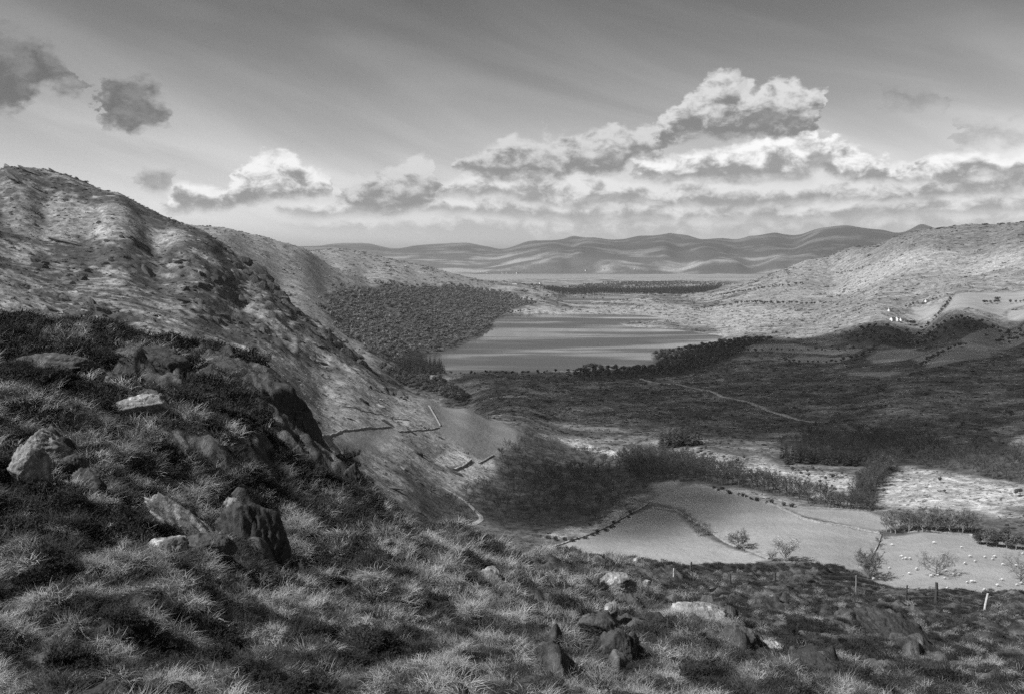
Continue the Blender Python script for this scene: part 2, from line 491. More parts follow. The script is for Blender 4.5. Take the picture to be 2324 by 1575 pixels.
def base_z(x, y):
    x = np.asarray(x, float)
    y = np.asarray(y, float)
    r = np.hypot(x, y)
    r = np.maximum(r, 0.3)
    az = np.arctan2(x, y)
    lr = np.log(r)
    azc = np.clip(az, -0.62, 0.62)
    z = np.empty(np.shape(r))
    rc = np.interp(azc, CREST_U, CREST_R)
    s = sstep(lr, np.log(rc * 1.15), np.log(rc * 3.2))
    nf = r < 330
    nm = (r > 40) & (r < 9000)
    ff = r > 7000
    zf = np.zeros(np.shape(r))
    zm = np.zeros(np.shape(r))
    zz = np.zeros(np.shape(r))
    if nf.any():
        zf[nf] = HC + r[nf] * FORE(azc[nf], lr[nf])
    if nm.any():
        zm[nm] = HC + r[nm] * MID(azc[nm], lr[nm])
    if ff.any():
        zz[ff] = HC + r[ff] * FAR(azc[ff], lr[ff])
    z = np.where(r < 330, zf * (1 - s) + zm * s, zm)
    # the bay
    ns = near_shore(az)
    fs = far_shore(az)
    mid_in = sstep(r, ns - 900, ns)
    z = np.where((r > ns - 900) & (r <= ns), np.maximum(z * (1 - mid_in) + 2.0 * mid_in, 0.6), z)
    z = np.where((r > ns) & (r < fs), -3.0, z)
    up = sstep(r, fs, fs + 600)
    z = np.where(r >= fs, np.maximum(zz * up + (1 - up) * 1.0, 0.8), z)
    # lakes
    d = sdf_poly(x, y, LAKE, 320)
    z = np.where(d > 0, LAKE_Z - np.minimum(0.15 + d * 0.05, 5), z)
    z = np.where((d <= 0) & (d > -300), np.maximum(z, LAKE_Z + 0.35 + np.minimum(-d, 60) * 0.02), z)
    d = sdf_poly(x, y, TARN, 200)
    z = np.where(d > 0, 46.0 - np.minimum(0.15 + d * 0.05, 5), z)
    z = np.where((d <= 0) & (d > -200), np.maximum(z, 46.35 + np.minimum(-d, 60) * 0.01), z)
    return z, r, az


def hit(u, v, r0=300.0, r1=6500.0, zoff=0.0, n=900):
    """where the line of sight through a survey point meets the smooth ground"""
    a, t = fr(u, v)
    rr = np.exp(np.linspace(math.log(r0), math.log(r1), n))
    z, _, _ = base_z(rr * math.sin(a), rr * math.cos(a))
    above = (HC + rr * t) - (z + zoff)
    idx = np.nonzero(above < 0)[0]
    if len(idx) == 0:
        i = int(np.argmin(above))
        r = rr[i]
    elif idx[0] == 0:
        r = rr[0]
    else:
        i = idx[0]
        f = above[i - 1] / (above[i - 1] - above[i])
        r = rr[i - 1] + f * (rr[i] - rr[i - 1])
    return (r * math.sin(a), r * math.cos(a))


def region(pts, r0=300.0, r1=6500.0):
    return np.array([hit(u, v, r0, r1, n=500) for u, v in pts])

FIELDS = {k: region(p) for k, p in {
    'west': [(1250, 1245), (1330, 1215), (1420, 1172), (1480, 1152), (1535, 1163), (1578, 1205), (1640, 1236), (1745, 1270), (1650, 1292), (1500, 1292), (1400, 1275), (1300, 1256)],
    'mid': [(1470, 1137), (1530, 1107), (1580, 1098), (1700, 1128), (1760, 1147), (1820, 1176), (1900, 1192), (2000, 1210), (1985, 1240), (1960, 1292), (1850, 1292), (1765, 1270), (1705, 1246), (1645, 1226), (1592, 1190), (1540, 1152)],
    'east': [(1998, 1218), (2200, 1212), (2330, 1242), (2420, 1320), (2330, 1352), (2150, 1350), (1990, 1325), (1978, 1290), (1988, 1250)],
    'strip': [(1765, 1142), (1830, 1153), (1970, 1160), (2060, 1186), (2002, 1204), (1900, 1186), (1825, 1170)],
    'shoulder_a': [(738, 988), (800, 973), (860, 968), (890, 975), (890, 1000), (840, 1020), (775, 1015)],
    'shoulder_b': [(990, 965), (960, 920), (1000, 915), (1080, 945), (1130, 955), (1165, 975), (1182, 1008), (1130, 1030), (1085, 1040), (1060, 1020), (1030, 1005)],
    'upper_a': [(2172, 668), (2230, 664), (2330, 660), (2330, 690), (2290, 700), (2270, 716), (2138, 716)],
    'upper_b': [(2072, 700), (2125, 690), (2135, 705), (2100, 722), (2075, 712)],
    'upper_c': [(2290, 705), (2335, 700), (2335, 726), (2285, 722)],
    'shade_a': [(1690, 785), (1800, 782), (1960, 792), (1940, 800), (1800, 800), (1700, 797)],
    'shade_b': [(1810, 806), (1940, 808), (1905, 822), (1790, 820)],
    'shade_c': [(1965, 812), (2000, 795), (2060, 792), (2110, 800), (2050, 818), (1985, 825)],
    'shade_d': [(2070, 815), (2140, 790), (2240, 785), (2250, 810), (2110, 835)],
    'shade_e': [(2260, 740), (2330, 735), (2330, 775), (2200, 790), (2180, 770)],
    'grove': [(1920, 845), (2050, 842), (2020, 852), (1930, 853)],
    'meadow': [(1480, 1098), (1545, 1086), (1540, 1104), (1490, 1120)],
}.items()}
FACES = [(region(p, 12, 120), h) for p, h in [
    ([(548, 842), (590, 838), (622, 856), (655, 905), (690, 968), (722, 1020), (752, 1046), (742, 1064), (690, 1062), (640, 1030), (604, 985), (580, 930), (556, 880)], .25),
    ([(752, 1052), (795, 1056), (818, 1085), (828, 1122), (800, 1132), (770, 1105)], .35),
    ([(255, 800), (330, 796), (400, 812), (425, 850), (415, 880), (350, 885), (300, 862), (258, 850)], .5),
    ([(450, 806), (520, 806), (560, 830), (530, 850), (470, 840)], .3),
    ([(50, 850), (120, 825), (190, 822), (230, 850), (190, 872), (90, 872)], .35),
    ([(280, 905), (330, 892), (375, 905), (385, 935), (330, 940), (285, 928)], .3),
    ([(515, 1140), (560, 1130), (610, 1180), (645, 1260), (650, 1310), (590, 1310), (545, 1240)], .45),
    ([(400, 1145), (440, 1165), (490, 1220), (520, 1285), (470, 1292), (420, 1240)], .3),
    ([(60, 1010), (120, 1000), (165, 1030), (150, 1065), (90, 1060)], .35),
    ([(40, 1085), (90, 1070), (110, 1110), (80, 1135)], .3), ([(168, 1085), (200, 1078), (235, 1120), (225, 1148), (190, 1140)], .3),
    ([(1375, 1335), (1420, 1325), (1450, 1345), (1430, 1375), (1390, 1360)], .4), ([(1540, 1395), (1600, 1378), (1660, 1395), (1680, 1430), (1610, 1430), (1560, 1420)], .45),
    ([(1640, 1440), (1690, 1430), (1730, 1475), (1700, 1500), (1655, 1480)], .4), ([(1330, 1440), (1380, 1420), (1420, 1470), (1460, 1520), (1400, 1530), (1350, 1490)], .5),
    ([(1980, 1400), (2030, 1395), (2080, 1430), (2110, 1490), (2070, 1505), (2010, 1460)], .6), ([(1780, 1490), (1850, 1480), (1900, 1530), (1880, 1560), (1810, 1540)], .45),
    ([(1220, 1480), (1270, 1470), (1310, 1520), (1280, 1550), (1240, 1525)], .4), ([(1160, 1290), (1260, 1280), (1330, 1300), (1290, 1318), (1190, 1312)], .35),
    ([(1440, 1300), (1520, 1296), (1560, 1318), (1500, 1330)], .35), ([(1690, 1375), (1780, 1370), (1800, 1385), (1720, 1392)], .25), ([(1850, 1400), (1930, 1392), (1960, 1410), (1880, 1418)], .25)]]
APRON = region([(300, 748), (400, 745), (500, 768), (600, 795), (720, 830), (830, 855), (980, 912), (1160, 968), (1180, 1010), (1100, 1040), (960, 1060), (860, 1050), (745, 985), (660, 880), (600, 845), (450, 800)])
REEDS = [region(p) for p in [
    [(985, 1050), (1000, 1030), (1040, 1018), (1062, 1030), (1066, 1045), (1010, 1062)], [(1030, 1068), (1068, 1048), (1118, 1040), (1127, 1082), (1060, 1092)]]]
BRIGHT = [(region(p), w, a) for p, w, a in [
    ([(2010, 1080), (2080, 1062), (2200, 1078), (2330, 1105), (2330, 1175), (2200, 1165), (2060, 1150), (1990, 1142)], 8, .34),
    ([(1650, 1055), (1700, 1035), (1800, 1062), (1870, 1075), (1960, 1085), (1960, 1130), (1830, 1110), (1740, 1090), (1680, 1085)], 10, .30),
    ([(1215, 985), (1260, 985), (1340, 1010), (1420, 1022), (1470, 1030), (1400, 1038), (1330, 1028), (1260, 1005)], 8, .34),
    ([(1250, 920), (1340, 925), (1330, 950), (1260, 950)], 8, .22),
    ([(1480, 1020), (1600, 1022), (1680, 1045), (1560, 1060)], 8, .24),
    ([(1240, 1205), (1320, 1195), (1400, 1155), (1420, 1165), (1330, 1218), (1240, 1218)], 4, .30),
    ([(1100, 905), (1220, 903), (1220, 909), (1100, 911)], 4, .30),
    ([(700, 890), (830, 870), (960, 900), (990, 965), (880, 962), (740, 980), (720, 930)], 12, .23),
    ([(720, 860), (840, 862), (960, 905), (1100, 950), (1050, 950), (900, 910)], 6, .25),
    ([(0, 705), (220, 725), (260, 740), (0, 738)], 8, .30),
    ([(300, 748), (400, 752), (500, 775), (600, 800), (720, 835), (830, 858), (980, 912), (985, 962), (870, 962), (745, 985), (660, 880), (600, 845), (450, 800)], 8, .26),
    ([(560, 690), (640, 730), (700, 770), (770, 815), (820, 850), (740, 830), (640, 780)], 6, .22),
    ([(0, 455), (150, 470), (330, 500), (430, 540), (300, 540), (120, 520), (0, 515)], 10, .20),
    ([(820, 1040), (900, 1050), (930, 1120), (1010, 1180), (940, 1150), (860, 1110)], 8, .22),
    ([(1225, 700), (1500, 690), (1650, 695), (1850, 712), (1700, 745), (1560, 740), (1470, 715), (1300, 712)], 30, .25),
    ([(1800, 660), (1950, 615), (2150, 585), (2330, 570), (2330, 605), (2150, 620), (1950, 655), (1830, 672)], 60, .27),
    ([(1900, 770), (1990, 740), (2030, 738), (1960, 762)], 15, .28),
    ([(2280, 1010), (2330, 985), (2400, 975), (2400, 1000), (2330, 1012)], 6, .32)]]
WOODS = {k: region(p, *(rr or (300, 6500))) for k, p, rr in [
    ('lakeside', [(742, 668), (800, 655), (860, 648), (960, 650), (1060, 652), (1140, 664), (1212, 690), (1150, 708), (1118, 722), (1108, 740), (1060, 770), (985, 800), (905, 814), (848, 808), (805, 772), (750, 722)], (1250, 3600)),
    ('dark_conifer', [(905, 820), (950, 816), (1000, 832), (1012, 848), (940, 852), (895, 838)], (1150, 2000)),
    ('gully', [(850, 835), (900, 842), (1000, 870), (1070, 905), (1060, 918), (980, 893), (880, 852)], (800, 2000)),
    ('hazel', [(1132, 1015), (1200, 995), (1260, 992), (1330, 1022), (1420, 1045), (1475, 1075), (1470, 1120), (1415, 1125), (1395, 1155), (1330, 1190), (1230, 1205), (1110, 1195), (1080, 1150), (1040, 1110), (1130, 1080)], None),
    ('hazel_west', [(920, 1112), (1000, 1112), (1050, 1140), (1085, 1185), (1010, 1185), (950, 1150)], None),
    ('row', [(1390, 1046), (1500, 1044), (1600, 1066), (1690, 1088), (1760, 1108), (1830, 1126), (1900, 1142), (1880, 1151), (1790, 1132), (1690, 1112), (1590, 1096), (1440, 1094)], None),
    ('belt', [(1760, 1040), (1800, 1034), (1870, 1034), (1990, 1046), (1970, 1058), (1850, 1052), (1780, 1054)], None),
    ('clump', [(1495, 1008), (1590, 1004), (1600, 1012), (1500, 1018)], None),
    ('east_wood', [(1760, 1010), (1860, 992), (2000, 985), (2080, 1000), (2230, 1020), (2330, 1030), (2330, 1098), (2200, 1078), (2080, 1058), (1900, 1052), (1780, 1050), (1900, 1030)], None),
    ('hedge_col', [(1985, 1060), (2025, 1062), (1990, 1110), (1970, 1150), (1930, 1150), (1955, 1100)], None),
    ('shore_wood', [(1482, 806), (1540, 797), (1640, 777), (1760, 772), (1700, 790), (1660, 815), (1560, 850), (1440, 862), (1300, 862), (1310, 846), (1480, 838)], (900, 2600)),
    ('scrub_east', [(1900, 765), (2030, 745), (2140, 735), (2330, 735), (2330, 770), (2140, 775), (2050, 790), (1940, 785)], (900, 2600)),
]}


# ------------------------------------------------------------------ terrain sheet
def rows():
    segs = [(0.5, 2, 8), (2, 6, 30), (6, 125, 360), (125, 330, 36), (330, 1300, 430), (1300, 4600, 270), (4600, 20000, 170)]
    out = []
    for a, b, n in segs:
        out += list(np.exp(np.linspace(math.log(a), math.log(b), n, endpoint=False)))
    return np.array(out + [20000.0])


def detail(x, y, z, r, az):
    """relief finer than the survey: crags, gullies, hummocks, tussocks"""
    dz = np.zeros(np.shape(r))
    rock = np.zeros(np.shape(r))
    # near left hill: crags with strata dipping to the right
    wa = sstep(r, 340, 420) * (1 - sstep(r, 1000, 1200)) * (1 - sstep(az, -0.10, 0.0)) * sstep(z, 84, 120)
    m = wa > 0.001
    if m.any():
        X, Y = x[m], y[m]
        n = fbm(X, Y, 70, 5, 3)
        rg = fbm(X + 12 * n, Y * 1.6, 34, 5, 21, 0.55, True)
        mask = sstep(fbm(X, Y, 150, 4, 40) + 0.25 * n, -0.12, 0.30)
        crag = np.maximum(rg - 0.25, 0) * 5.5 * mask
        bed = (z[m] + .42 * X) / 6.0 + 1.1 * n
        st = perlin(bed, X * .012, 70) + .5 * perlin(bed * 2.3, X * .03 + Y * .02, 72)
        led = sstep(st, -.05, .35) * (.5 + 1.5 * mask)
        crag = crag + led + np.maximum(fbm(X, Y, 13, 4, 75, .55, True) - .1, 0) * 1.8 * mask
        apr = 1 - .85 * sstep(sdf_poly(X, Y, APRON, 60), -14, 14)
        crag = crag * apr
        dz[m] += wa[m] * (n * 2.6 + crag - 2.0 * apr + fbm(X, Y, 9, 3, 60) * 0.7) * (1 - 0.6 * sstep(r[m], 690, 780))
        rock[m] = np.maximum(rock[m], wa[m] * sstep(crag, 1.6, 4.2) * (.35 + .65 * sstep(st, -.1, .3)))
    # second left hill, shoulder and right hill: grassy, ribbed along the fall line
    wb = sstep(r, 1150, 1400) * (1 - sstep(r, 5200, 6500)) * sstep(z, 55, 110)
    m = wb > 0.001
    if m.any():
        X, Y = x[m], y[m]
        dz[m] += wb[m] * (fbm(X, Y, 150, 5, 77) * 3.0 + fbm(X * 0.6 + Y * 0.5, Y * 0.9 - X * 0.3, 34, 5, 88, 0.6) * 1.9)
    # valley floor hummocks
    wv = sstep(r, 480, 650) * (1 - sstep(r, 6000, 6900)) * (1 - sstep(z, 84, 130))
    m = wv > 0.001
    if m.any():
        X, Y = x[m], y[m]
        dl = sdf_poly(X, Y, LAKE, 200)
        wl = sstep(-dl, 4, 60)
        dz[m] += wv[m] * wl * (np.maximum(fbm(X, Y, 60, 5, 91), -0.2) * 3.2 + fbm(X, Y, 14, 3, 95) * 0.7)
    # far hills
    wf = sstep(r, 9700, 11500)
    m = wf > 0.001
    if m.any():
        X, Y = x[m], y[m]
        dz[m] += wf[m] * (fbm(X, Y, 1100, 6, 101, 0.5, True) * 11 + fbm(X, Y, 300, 4, 108) * 5)
    # foreground
    wn = 1 - sstep(r, 130, 220)
    m = wn > 0.001
    if m.any():
        X, Y = x[m], y[m]
        R = r[m]
        k = sstep(R, 2, 8)
        big = fbm(X, Y, 7.5, 4, 130) * 0.42 - 0.12
        tus = np.maximum(fbm(X, Y, .95, 3, 140), -0.3) * 0.58
        rk = fbm(X * 0.8 + Y * 0.6, Y * 0.8 - X * 0.6, 9, 4, 150, 0.5, True)
        ledge = np.maximum(rk - 0.45, 0) * 0.9
        inn = 1 - sstep(R / np.interp(az[m], CREST_U, CREST_R), .62, .85)
        big = big + inn * (fbm(X, Y, 2.6, 3, 135) * .34 + fbm(X + Y * .4, Y, 6, 3, 137, .5, True) * .35 - .1)
        dz[m] += wn[m] * k * (big * np.clip(R / 25, 0.5, 1.15) + tus + ledge * sstep(R, 16, 28))
        rock[m] = np.maximum(rock[m], wn[m] * sstep(ledge, 0.12, 0.3) * sstep(R, 16, 28))
        jg = fbm(X, Y, .9, 3, 165) * .28
        A_ = az[m]
        a0, a1 = fr(578, 900)[0], fr(772, 900)[0]
        rf = np.interp(A_, [fr(u_, 900)[0] for u_ in (560, 600, 650, 700, 750, 790)], [40.0, 36.2, 34.6, 34.2, 35.0, 36.5]) + jg * 3
        fc = sstep(A_ + jg * .02, a0, a0 + .008) * (1 - sstep(A_ + jg * .02, a1 - .006, a1 + .004)) * sstep(R, rf, rf + .35) * (1 - sstep(R, 75, 90))
        rb = fbm(X * 1.2 + Y * .3, Y * .5, 1.7, 5, 161, .58, True)
        dz[m] += fc * (rb * .16 + .05 * sstep(fbm(X, Y, .8, 3, 163), -.1, .2) - .1)
        rock[m] = np.maximum(rock[m], fc)
        for fp, fh in FACES:
            d = sdf_poly(X, Y, fp, 2.0)
            near = d > -1.5
            if not near.any():
                continue
            dd = d[near] + jg[near]
            k1 = sstep(dd, -.12, .22)
            Xn, Yn = X[near], Y[near]
            rib = fbm(Xn * 1.3 + Yn * .4, Yn * .8, 1.5, 5, 170, .55, True)
            dz[np.nonzero(m)[0][near] if m.ndim == 1 else tuple(q[near] for q in np.nonzero(m))] += k1 * (fh * (.55 + .5 * fbm(Xn, Yn, 1.8, 3, 172)) + rib * .16)
            rock[np.nonzero(m)[0][near] if m.ndim == 1 else tuple(q[near] for q in np.nonzero(m))] = np.maximum(rock[m][near], sstep(dd, -.15, .1))
    return dz, rock


def ground_z(x, y):
    x = np.atleast_1d(np.asarray(x, float))
    y = np.atleast_1d(np.asarray(y, float))
    z, r, az = base_z(x, y)
    dz, rock = detail(x, y, z, r, az)
    dz = dz * field_flat(x, y)
    return z + dz


def field_flat(x, y):
    f = np.ones(np.shape(x))
    for p in FIELDS.values():
        d = sdf_poly(x, y, p, 30)
        f = np.minimum(f, 1 - 0.93 * sstep(d, -8, 8))
    return f


RR = rows()
NCOL = 660
AZ = np.linspace(-0.60, 0.60, NCOL)
gx = RR[:, None] * np.sin(AZ)[None, :]
gy = RR[:, None] * np.cos(AZ)[None, :]
gz, gr, ga = base_z(gx, gy)
gdz, grock = detail(gx, gy, gz, gr, ga)
flat = field_flat(gx, gy)
gz_full = gz + gdz * flat


def sheet(name, X, Y, Z):
    nr, nc = X.shape
    me = bpy.data.meshes.new(name)
    co = np.stack([X, Y, Z], -1).reshape(-1, 3).astype(np.float32)
    i = np.arange(nr * nc).reshape(nr, nc)
    q = np.stack([i[:-1, :-1], i[:-1, 1:], i[1:, 1:], i[1:, :-1]], -1).reshape(-1, 4)
    me.vertices.add(len(co))
    me.vertices.foreach_set('co', co.ravel())
    me.loops.add(q.size)
    me.loops.foreach_set('vertex_index', q.ravel().astype(np.int32))
    me.polygons.add(len(q))
    me.polygons.foreach_set('loop_start', (np.arange(len(q)) * 4).astype(np.int32))
    me.polygons.foreach_set('use_smooth', np.ones(len(q), bool))
    me.update(calc_edges=True)
    ob = bpy.data.objects.new(name, me)
    C.objects.link(ob)
    return ob


def attr(ob, name, val):
    a = ob.data.attributes.new(name, 'FLOAT', 'POINT')
    a.data.foreach_set('value', np.ascontiguousarray(val, dtype=np.float32).ravel())


def material(name):
    m = bpy.data.materials.new(name)
    m.use_nodes = True
    t = NT(m.node_tree)
    b = m.node_tree.nodes['Principled BSDF']
    b.inputs['Roughness'].default_value = 0.9
    b.inputs['Specular IOR Level'].default_value = 0.2
    return m, t, b


def grey(t, v):
    return t.comb(v, v, v)


def pm(poly, soft, jit=0.0):
    d = sdf_poly(gx, gy, poly, soft * 2 + 10)
    if jit:
        m = d > -1e5
        d[m] += fbm(gx[m], gy[m], soft * 2.5, 3, 200) * jit
    return sstep(d, -soft, soft)


def lerp(a, b, f):
    return a + (b - a) * f


# what grows where: dry moor grass is pale, heather and scrub dark
n_big = fbm(gx, gy, 160, 5, 300)
n_mid = fbm(gx, gy, 38, 4, 310)
n_fine = fbm(gx, gy, 7, 3, 320)
grass = sstep(n_big + 0.6 * n_mid, -0.25, 0.30)
alb = lerp(0.085, 0.235, grass)
# near left hill: heather and rock broken by bright grass
wa = sstep(gr, 340, 420) * (1 - sstep(gr, 900, 1100)) * (1 - sstep(ga, -0.14, -0.02))
ga_h = sstep(n_mid + 0.8 * n_fine + 0.45 * n_big, -0.1, 0.42)
alb = lerp(alb, lerp(0.055, 0.21, ga_h), wa)
# second left hill and shoulder
wb = sstep(gr, 1150, 1350) * (1 - sstep(gr, 4600, 5200)) * (1 - sstep(ga, -0.06, 0.02))
alb = lerp(alb, lerp(0.15, 0.22, sstep(fbm(gx, gy * .7, 36, 5, 330, .68), -0.3, 0.35)), wb)
# right hill: bands along the contour
wr = sstep(ga, 0.2, 0.28) * sstep(gr, 1650, 2000) * (1 - sstep(gr, 4600, 5200))
band = fbm(gx, gy * .8 + gx * 0.3, 34, 5, 340, 0.68) + 0.35 * fbm(gx, gy, 300, 3, 341)
hi = sstep(gz, 170, 250)
alb = lerp(alb, lerp(lerp(0.13, 0.22, sstep(band, -0.3, 0.25)), lerp(0.10, 0.15, sstep(band, -.2, .2)), hi), wr)
# valley floor between lake and fields
wv = sstep(gr, 500, 640) * (1 - sstep(gr, 1500, 1900)) * np.maximum(sstep(ga, -0.06, 0.0), sstep(ga, -.14, -.10) * sstep(gr, 730, 800) * (1 - sstep(gz, 72, 85)))
alb = lerp(alb, lerp(0.07, 0.17, sstep(n_mid + 0.5 * n_fine + .3 * n_big, -0.2, 0.4)), wv)
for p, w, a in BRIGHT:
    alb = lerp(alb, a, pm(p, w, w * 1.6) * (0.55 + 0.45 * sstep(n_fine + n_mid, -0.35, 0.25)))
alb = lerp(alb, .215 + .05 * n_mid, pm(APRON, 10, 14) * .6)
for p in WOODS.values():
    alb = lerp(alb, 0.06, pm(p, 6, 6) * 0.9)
d_lake = sdf_poly(gx, gy, LAKE, 80)
alb = lerp(alb, .06, (1 - sstep(-d_lake, 20, 45)) * (1 - sstep(ga, -.02, .01)))
for k, p in FIELDS.items():
    alb = lerp(alb, 0.17 if k.startswith('shoulder') else 0.25 if k in ('west', 'mid', 'east', 'strip') else 0.24, pm(p, 1.8, 1.0) * 0.95)
for p in REEDS:
    alb = lerp(alb, 0.34, pm(p, 2, 1.5))
# far shore: pasture, plantations, heather, with sun and cloud shade painted in
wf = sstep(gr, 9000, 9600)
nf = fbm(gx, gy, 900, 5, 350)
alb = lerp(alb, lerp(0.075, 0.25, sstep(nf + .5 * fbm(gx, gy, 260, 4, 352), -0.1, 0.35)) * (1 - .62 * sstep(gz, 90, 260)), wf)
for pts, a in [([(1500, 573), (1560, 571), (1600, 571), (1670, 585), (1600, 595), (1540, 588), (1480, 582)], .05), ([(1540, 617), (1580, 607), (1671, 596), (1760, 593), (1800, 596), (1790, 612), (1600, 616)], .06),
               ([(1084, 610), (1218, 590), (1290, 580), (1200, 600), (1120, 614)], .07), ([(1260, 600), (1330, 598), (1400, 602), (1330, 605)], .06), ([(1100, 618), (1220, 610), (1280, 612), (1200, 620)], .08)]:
    alb = lerp(alb, a, pm(region(pts, 9500, 15000), 60, 60))  # dark patches: plantation, and colour standing in for cloud shadows
# foreground: peat and litter under the tussocks
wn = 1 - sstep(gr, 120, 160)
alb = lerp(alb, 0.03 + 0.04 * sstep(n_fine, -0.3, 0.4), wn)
grock = grock * flat * np.where(gr > 330, 1 - sstep(alb, .17, .24), 1)

ground = sheet('ground', gx, gy, gz_full)
ground['kind'] = 'structure'
ground['label'] = 'moorland ground of the valley from grassy knoll to far mountains'
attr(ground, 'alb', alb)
attr(ground, 'rock', grock)
attr(ground, 'field', np.clip((1 - flat) / .93, 0, 1))

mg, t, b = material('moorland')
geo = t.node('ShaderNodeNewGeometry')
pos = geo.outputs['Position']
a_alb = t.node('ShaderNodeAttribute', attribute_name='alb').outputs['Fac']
a_rock = t.node('ShaderNodeAttribute', attribute_name='rock').outputs['Fac']
nA = t.noise(pos, 0.07, 9, 0.70)
nB = t.noise(pos, 0.35, 8, 0.65)
var = t.m('MULTIPLY', t.ramp(nA, 0.36, 0.64, 0.55, 1.45, smooth=False, clamp=False), t.ramp(nB, 0.34, 0.66, 0.5, 1.5, smooth=False, clamp=False))
a_fld = t.node('ShaderNodeAttribute', attribute_name='field').outputs['Fac']
var = t.mix(a_fld, var, t.ramp(t.noise(t.v('MULTIPLY', pos, (.4, 1, 1)), 0.05, 7, .6), .3, .7, .86, 1.14))
nR = t.noise(t.v('MULTIPLY', pos, (1.6, .7, .9)), 1.7, 10, 0.74, .4)
rk = t.m('MULTIPLY', t.ramp(t.noise(pos, 0.6, 9, 0.7), 0.35, 0.68, 0.035, 0.13), t.ramp(nR, .36, .62, .4, 1.5, smooth=False))
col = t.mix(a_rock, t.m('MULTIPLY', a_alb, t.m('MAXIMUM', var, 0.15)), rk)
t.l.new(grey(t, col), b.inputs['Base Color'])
bp = t.node('ShaderNodeBump')
bp.inputs['Strength'].default_value = 0.7
bp.inputs['Distance'].default_value = 1.0
t.l.new(t.m('ADD', t.m('MULTIPLY', t.m('MULTIPLY', nR, a_rock), .5), t.m('ADD', t.m('MULTIPLY', nB, 0.8), t.m('MULTIPLY', nA, 2.0))), bp.inputs['Height'])
t.l.new(bp.outputs[0], b.inputs['Normal'])
ground.data.materials.append(mg)

# ------------------------------------------------------------------ water
def poly_sheet(name, pts, z, grow):
    pts = np.asarray(pts)
    c = pts.mean(0)
    nrm = []
    n = len(pts)
    area = 0.5 * sum(pts[i - 1][0] * pts[i][1] - pts[i][0] * pts[i - 1][1] for i in range(n))
    sg = 1 if area > 0 else -1
    for i in range(n):
        e = pts[(i + 1) % n] - pts[i - 1]
        e = e / (np.linalg.norm(e) + 1e-9)
        nrm.append(np.array([e[1], -e[0]]) * sg)
    q = pts + np.array(nrm) * grow
    bm = bmesh.new()
    vs = [bm.verts.new((x, y, z)) for x, y in q]
    f = bm.faces.new(vs)
    if f.normal.z < 0:
        f.normal_flip()
    bmesh.ops.triangulate(bm, faces=[f])
    bm.normal_update()
    for f in bm.faces:
        if f.normal.z < 0:
            f.normal_flip()
    me = bpy.data.meshes.new(name)
    bm.to_mesh(me)
    bm.free()
    ob = bpy.data.objects.new(name, me)
    C.objects.link(ob)
    ob['kind'] = 'structure'
    return ob


def water_mat(name, wave, patch, base, rough):
    m, t, b = material(name)
    geo = t.node('ShaderNodeNewGeometry')
    pos = geo.outputs['Position']
    p2 = t.v('MULTIPLY', pos, (0.35, 1.0, 1.0))
    gust = t.noise(t.v('MULTIPLY', pos, (0.25, 1.0, 1.0)), patch, 5, 0.55, 0.5)
    g = t.ramp(gust, 0.40, 0.60, 0.0, 1.0)
    b.inputs['Base Color'].default_value = (base, base, base, 1)
    b.inputs['IOR'].default_value = 1.33
    b.inputs['Specular IOR Level'].default_value = 0.5
    t.l.new(t.mix(g, rough * 0.3, rough * 1.7), b.inputs['Roughness'])
    w1 = t.noise(p2, wave, 4, 0.6)
    bp = t.node('ShaderNodeBump')
    t.l.new(t.mix(g, 0.08, 0.9), bp.inputs['Strength'])
    bp.inputs['Distance'].default_value = 0.06
    t.l.new(w1, bp.inputs['Height'])
    t.l.new(bp.outputs[0], b.inputs['Normal'])
    return m


lake = poly_sheet('lake', LAKE, LAKE_Z, 14)
lake['label'] = 'wide grey lake filling the middle of the valley'
lake.data.materials.append(water_mat('lake_water', 0.25, 0.007, 0.055, 0.22))
tarn = poly_sheet('small_lake', TARN, 46.0, 10)
tarn['label'] = 'narrow pale lake beyond the wide lake'
tarn.data.materials.append(lake.data.materials[0])
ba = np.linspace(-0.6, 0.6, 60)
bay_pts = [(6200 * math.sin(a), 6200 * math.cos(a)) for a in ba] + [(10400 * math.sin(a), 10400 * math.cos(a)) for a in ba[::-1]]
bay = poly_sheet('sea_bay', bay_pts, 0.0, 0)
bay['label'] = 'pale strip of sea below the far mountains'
bay.data.materials.append(water_mat('sea_water', 0.03, 0.0015, 0.22, 0.35))  # pale base colour stands in for sky reflected by the waves
for nd in bay.data.materials[0].node_tree.nodes:
    if nd.type == 'BUMP':
        nd.inputs['Distance'].default_value = 3.0

# ------------------------------------------------------------------ helpers for things
def link(o, parent=None):
    C.objects.link(o)
    if parent is not None:
        o.parent = parent
    return o


def tag(o, label, cat=None, group=None, kind=None):
    if label:
        o['label'] = label
    if cat:
        o['category'] = cat
    if group:
        o['group'] = group
    if kind:
        o['kind'] = kind
    return o


def empty(name, loc, rz=0.0, sc=1.0):
    o = bpy.data.objects.new(name, None)
    o.empty_display_size = 0.3
    o.location = loc
    o.rotation_euler = (0, 0, rz)
    o.scale = (sc, sc, sc) if not hasattr(sc, '__len__') else sc
    return link(o)


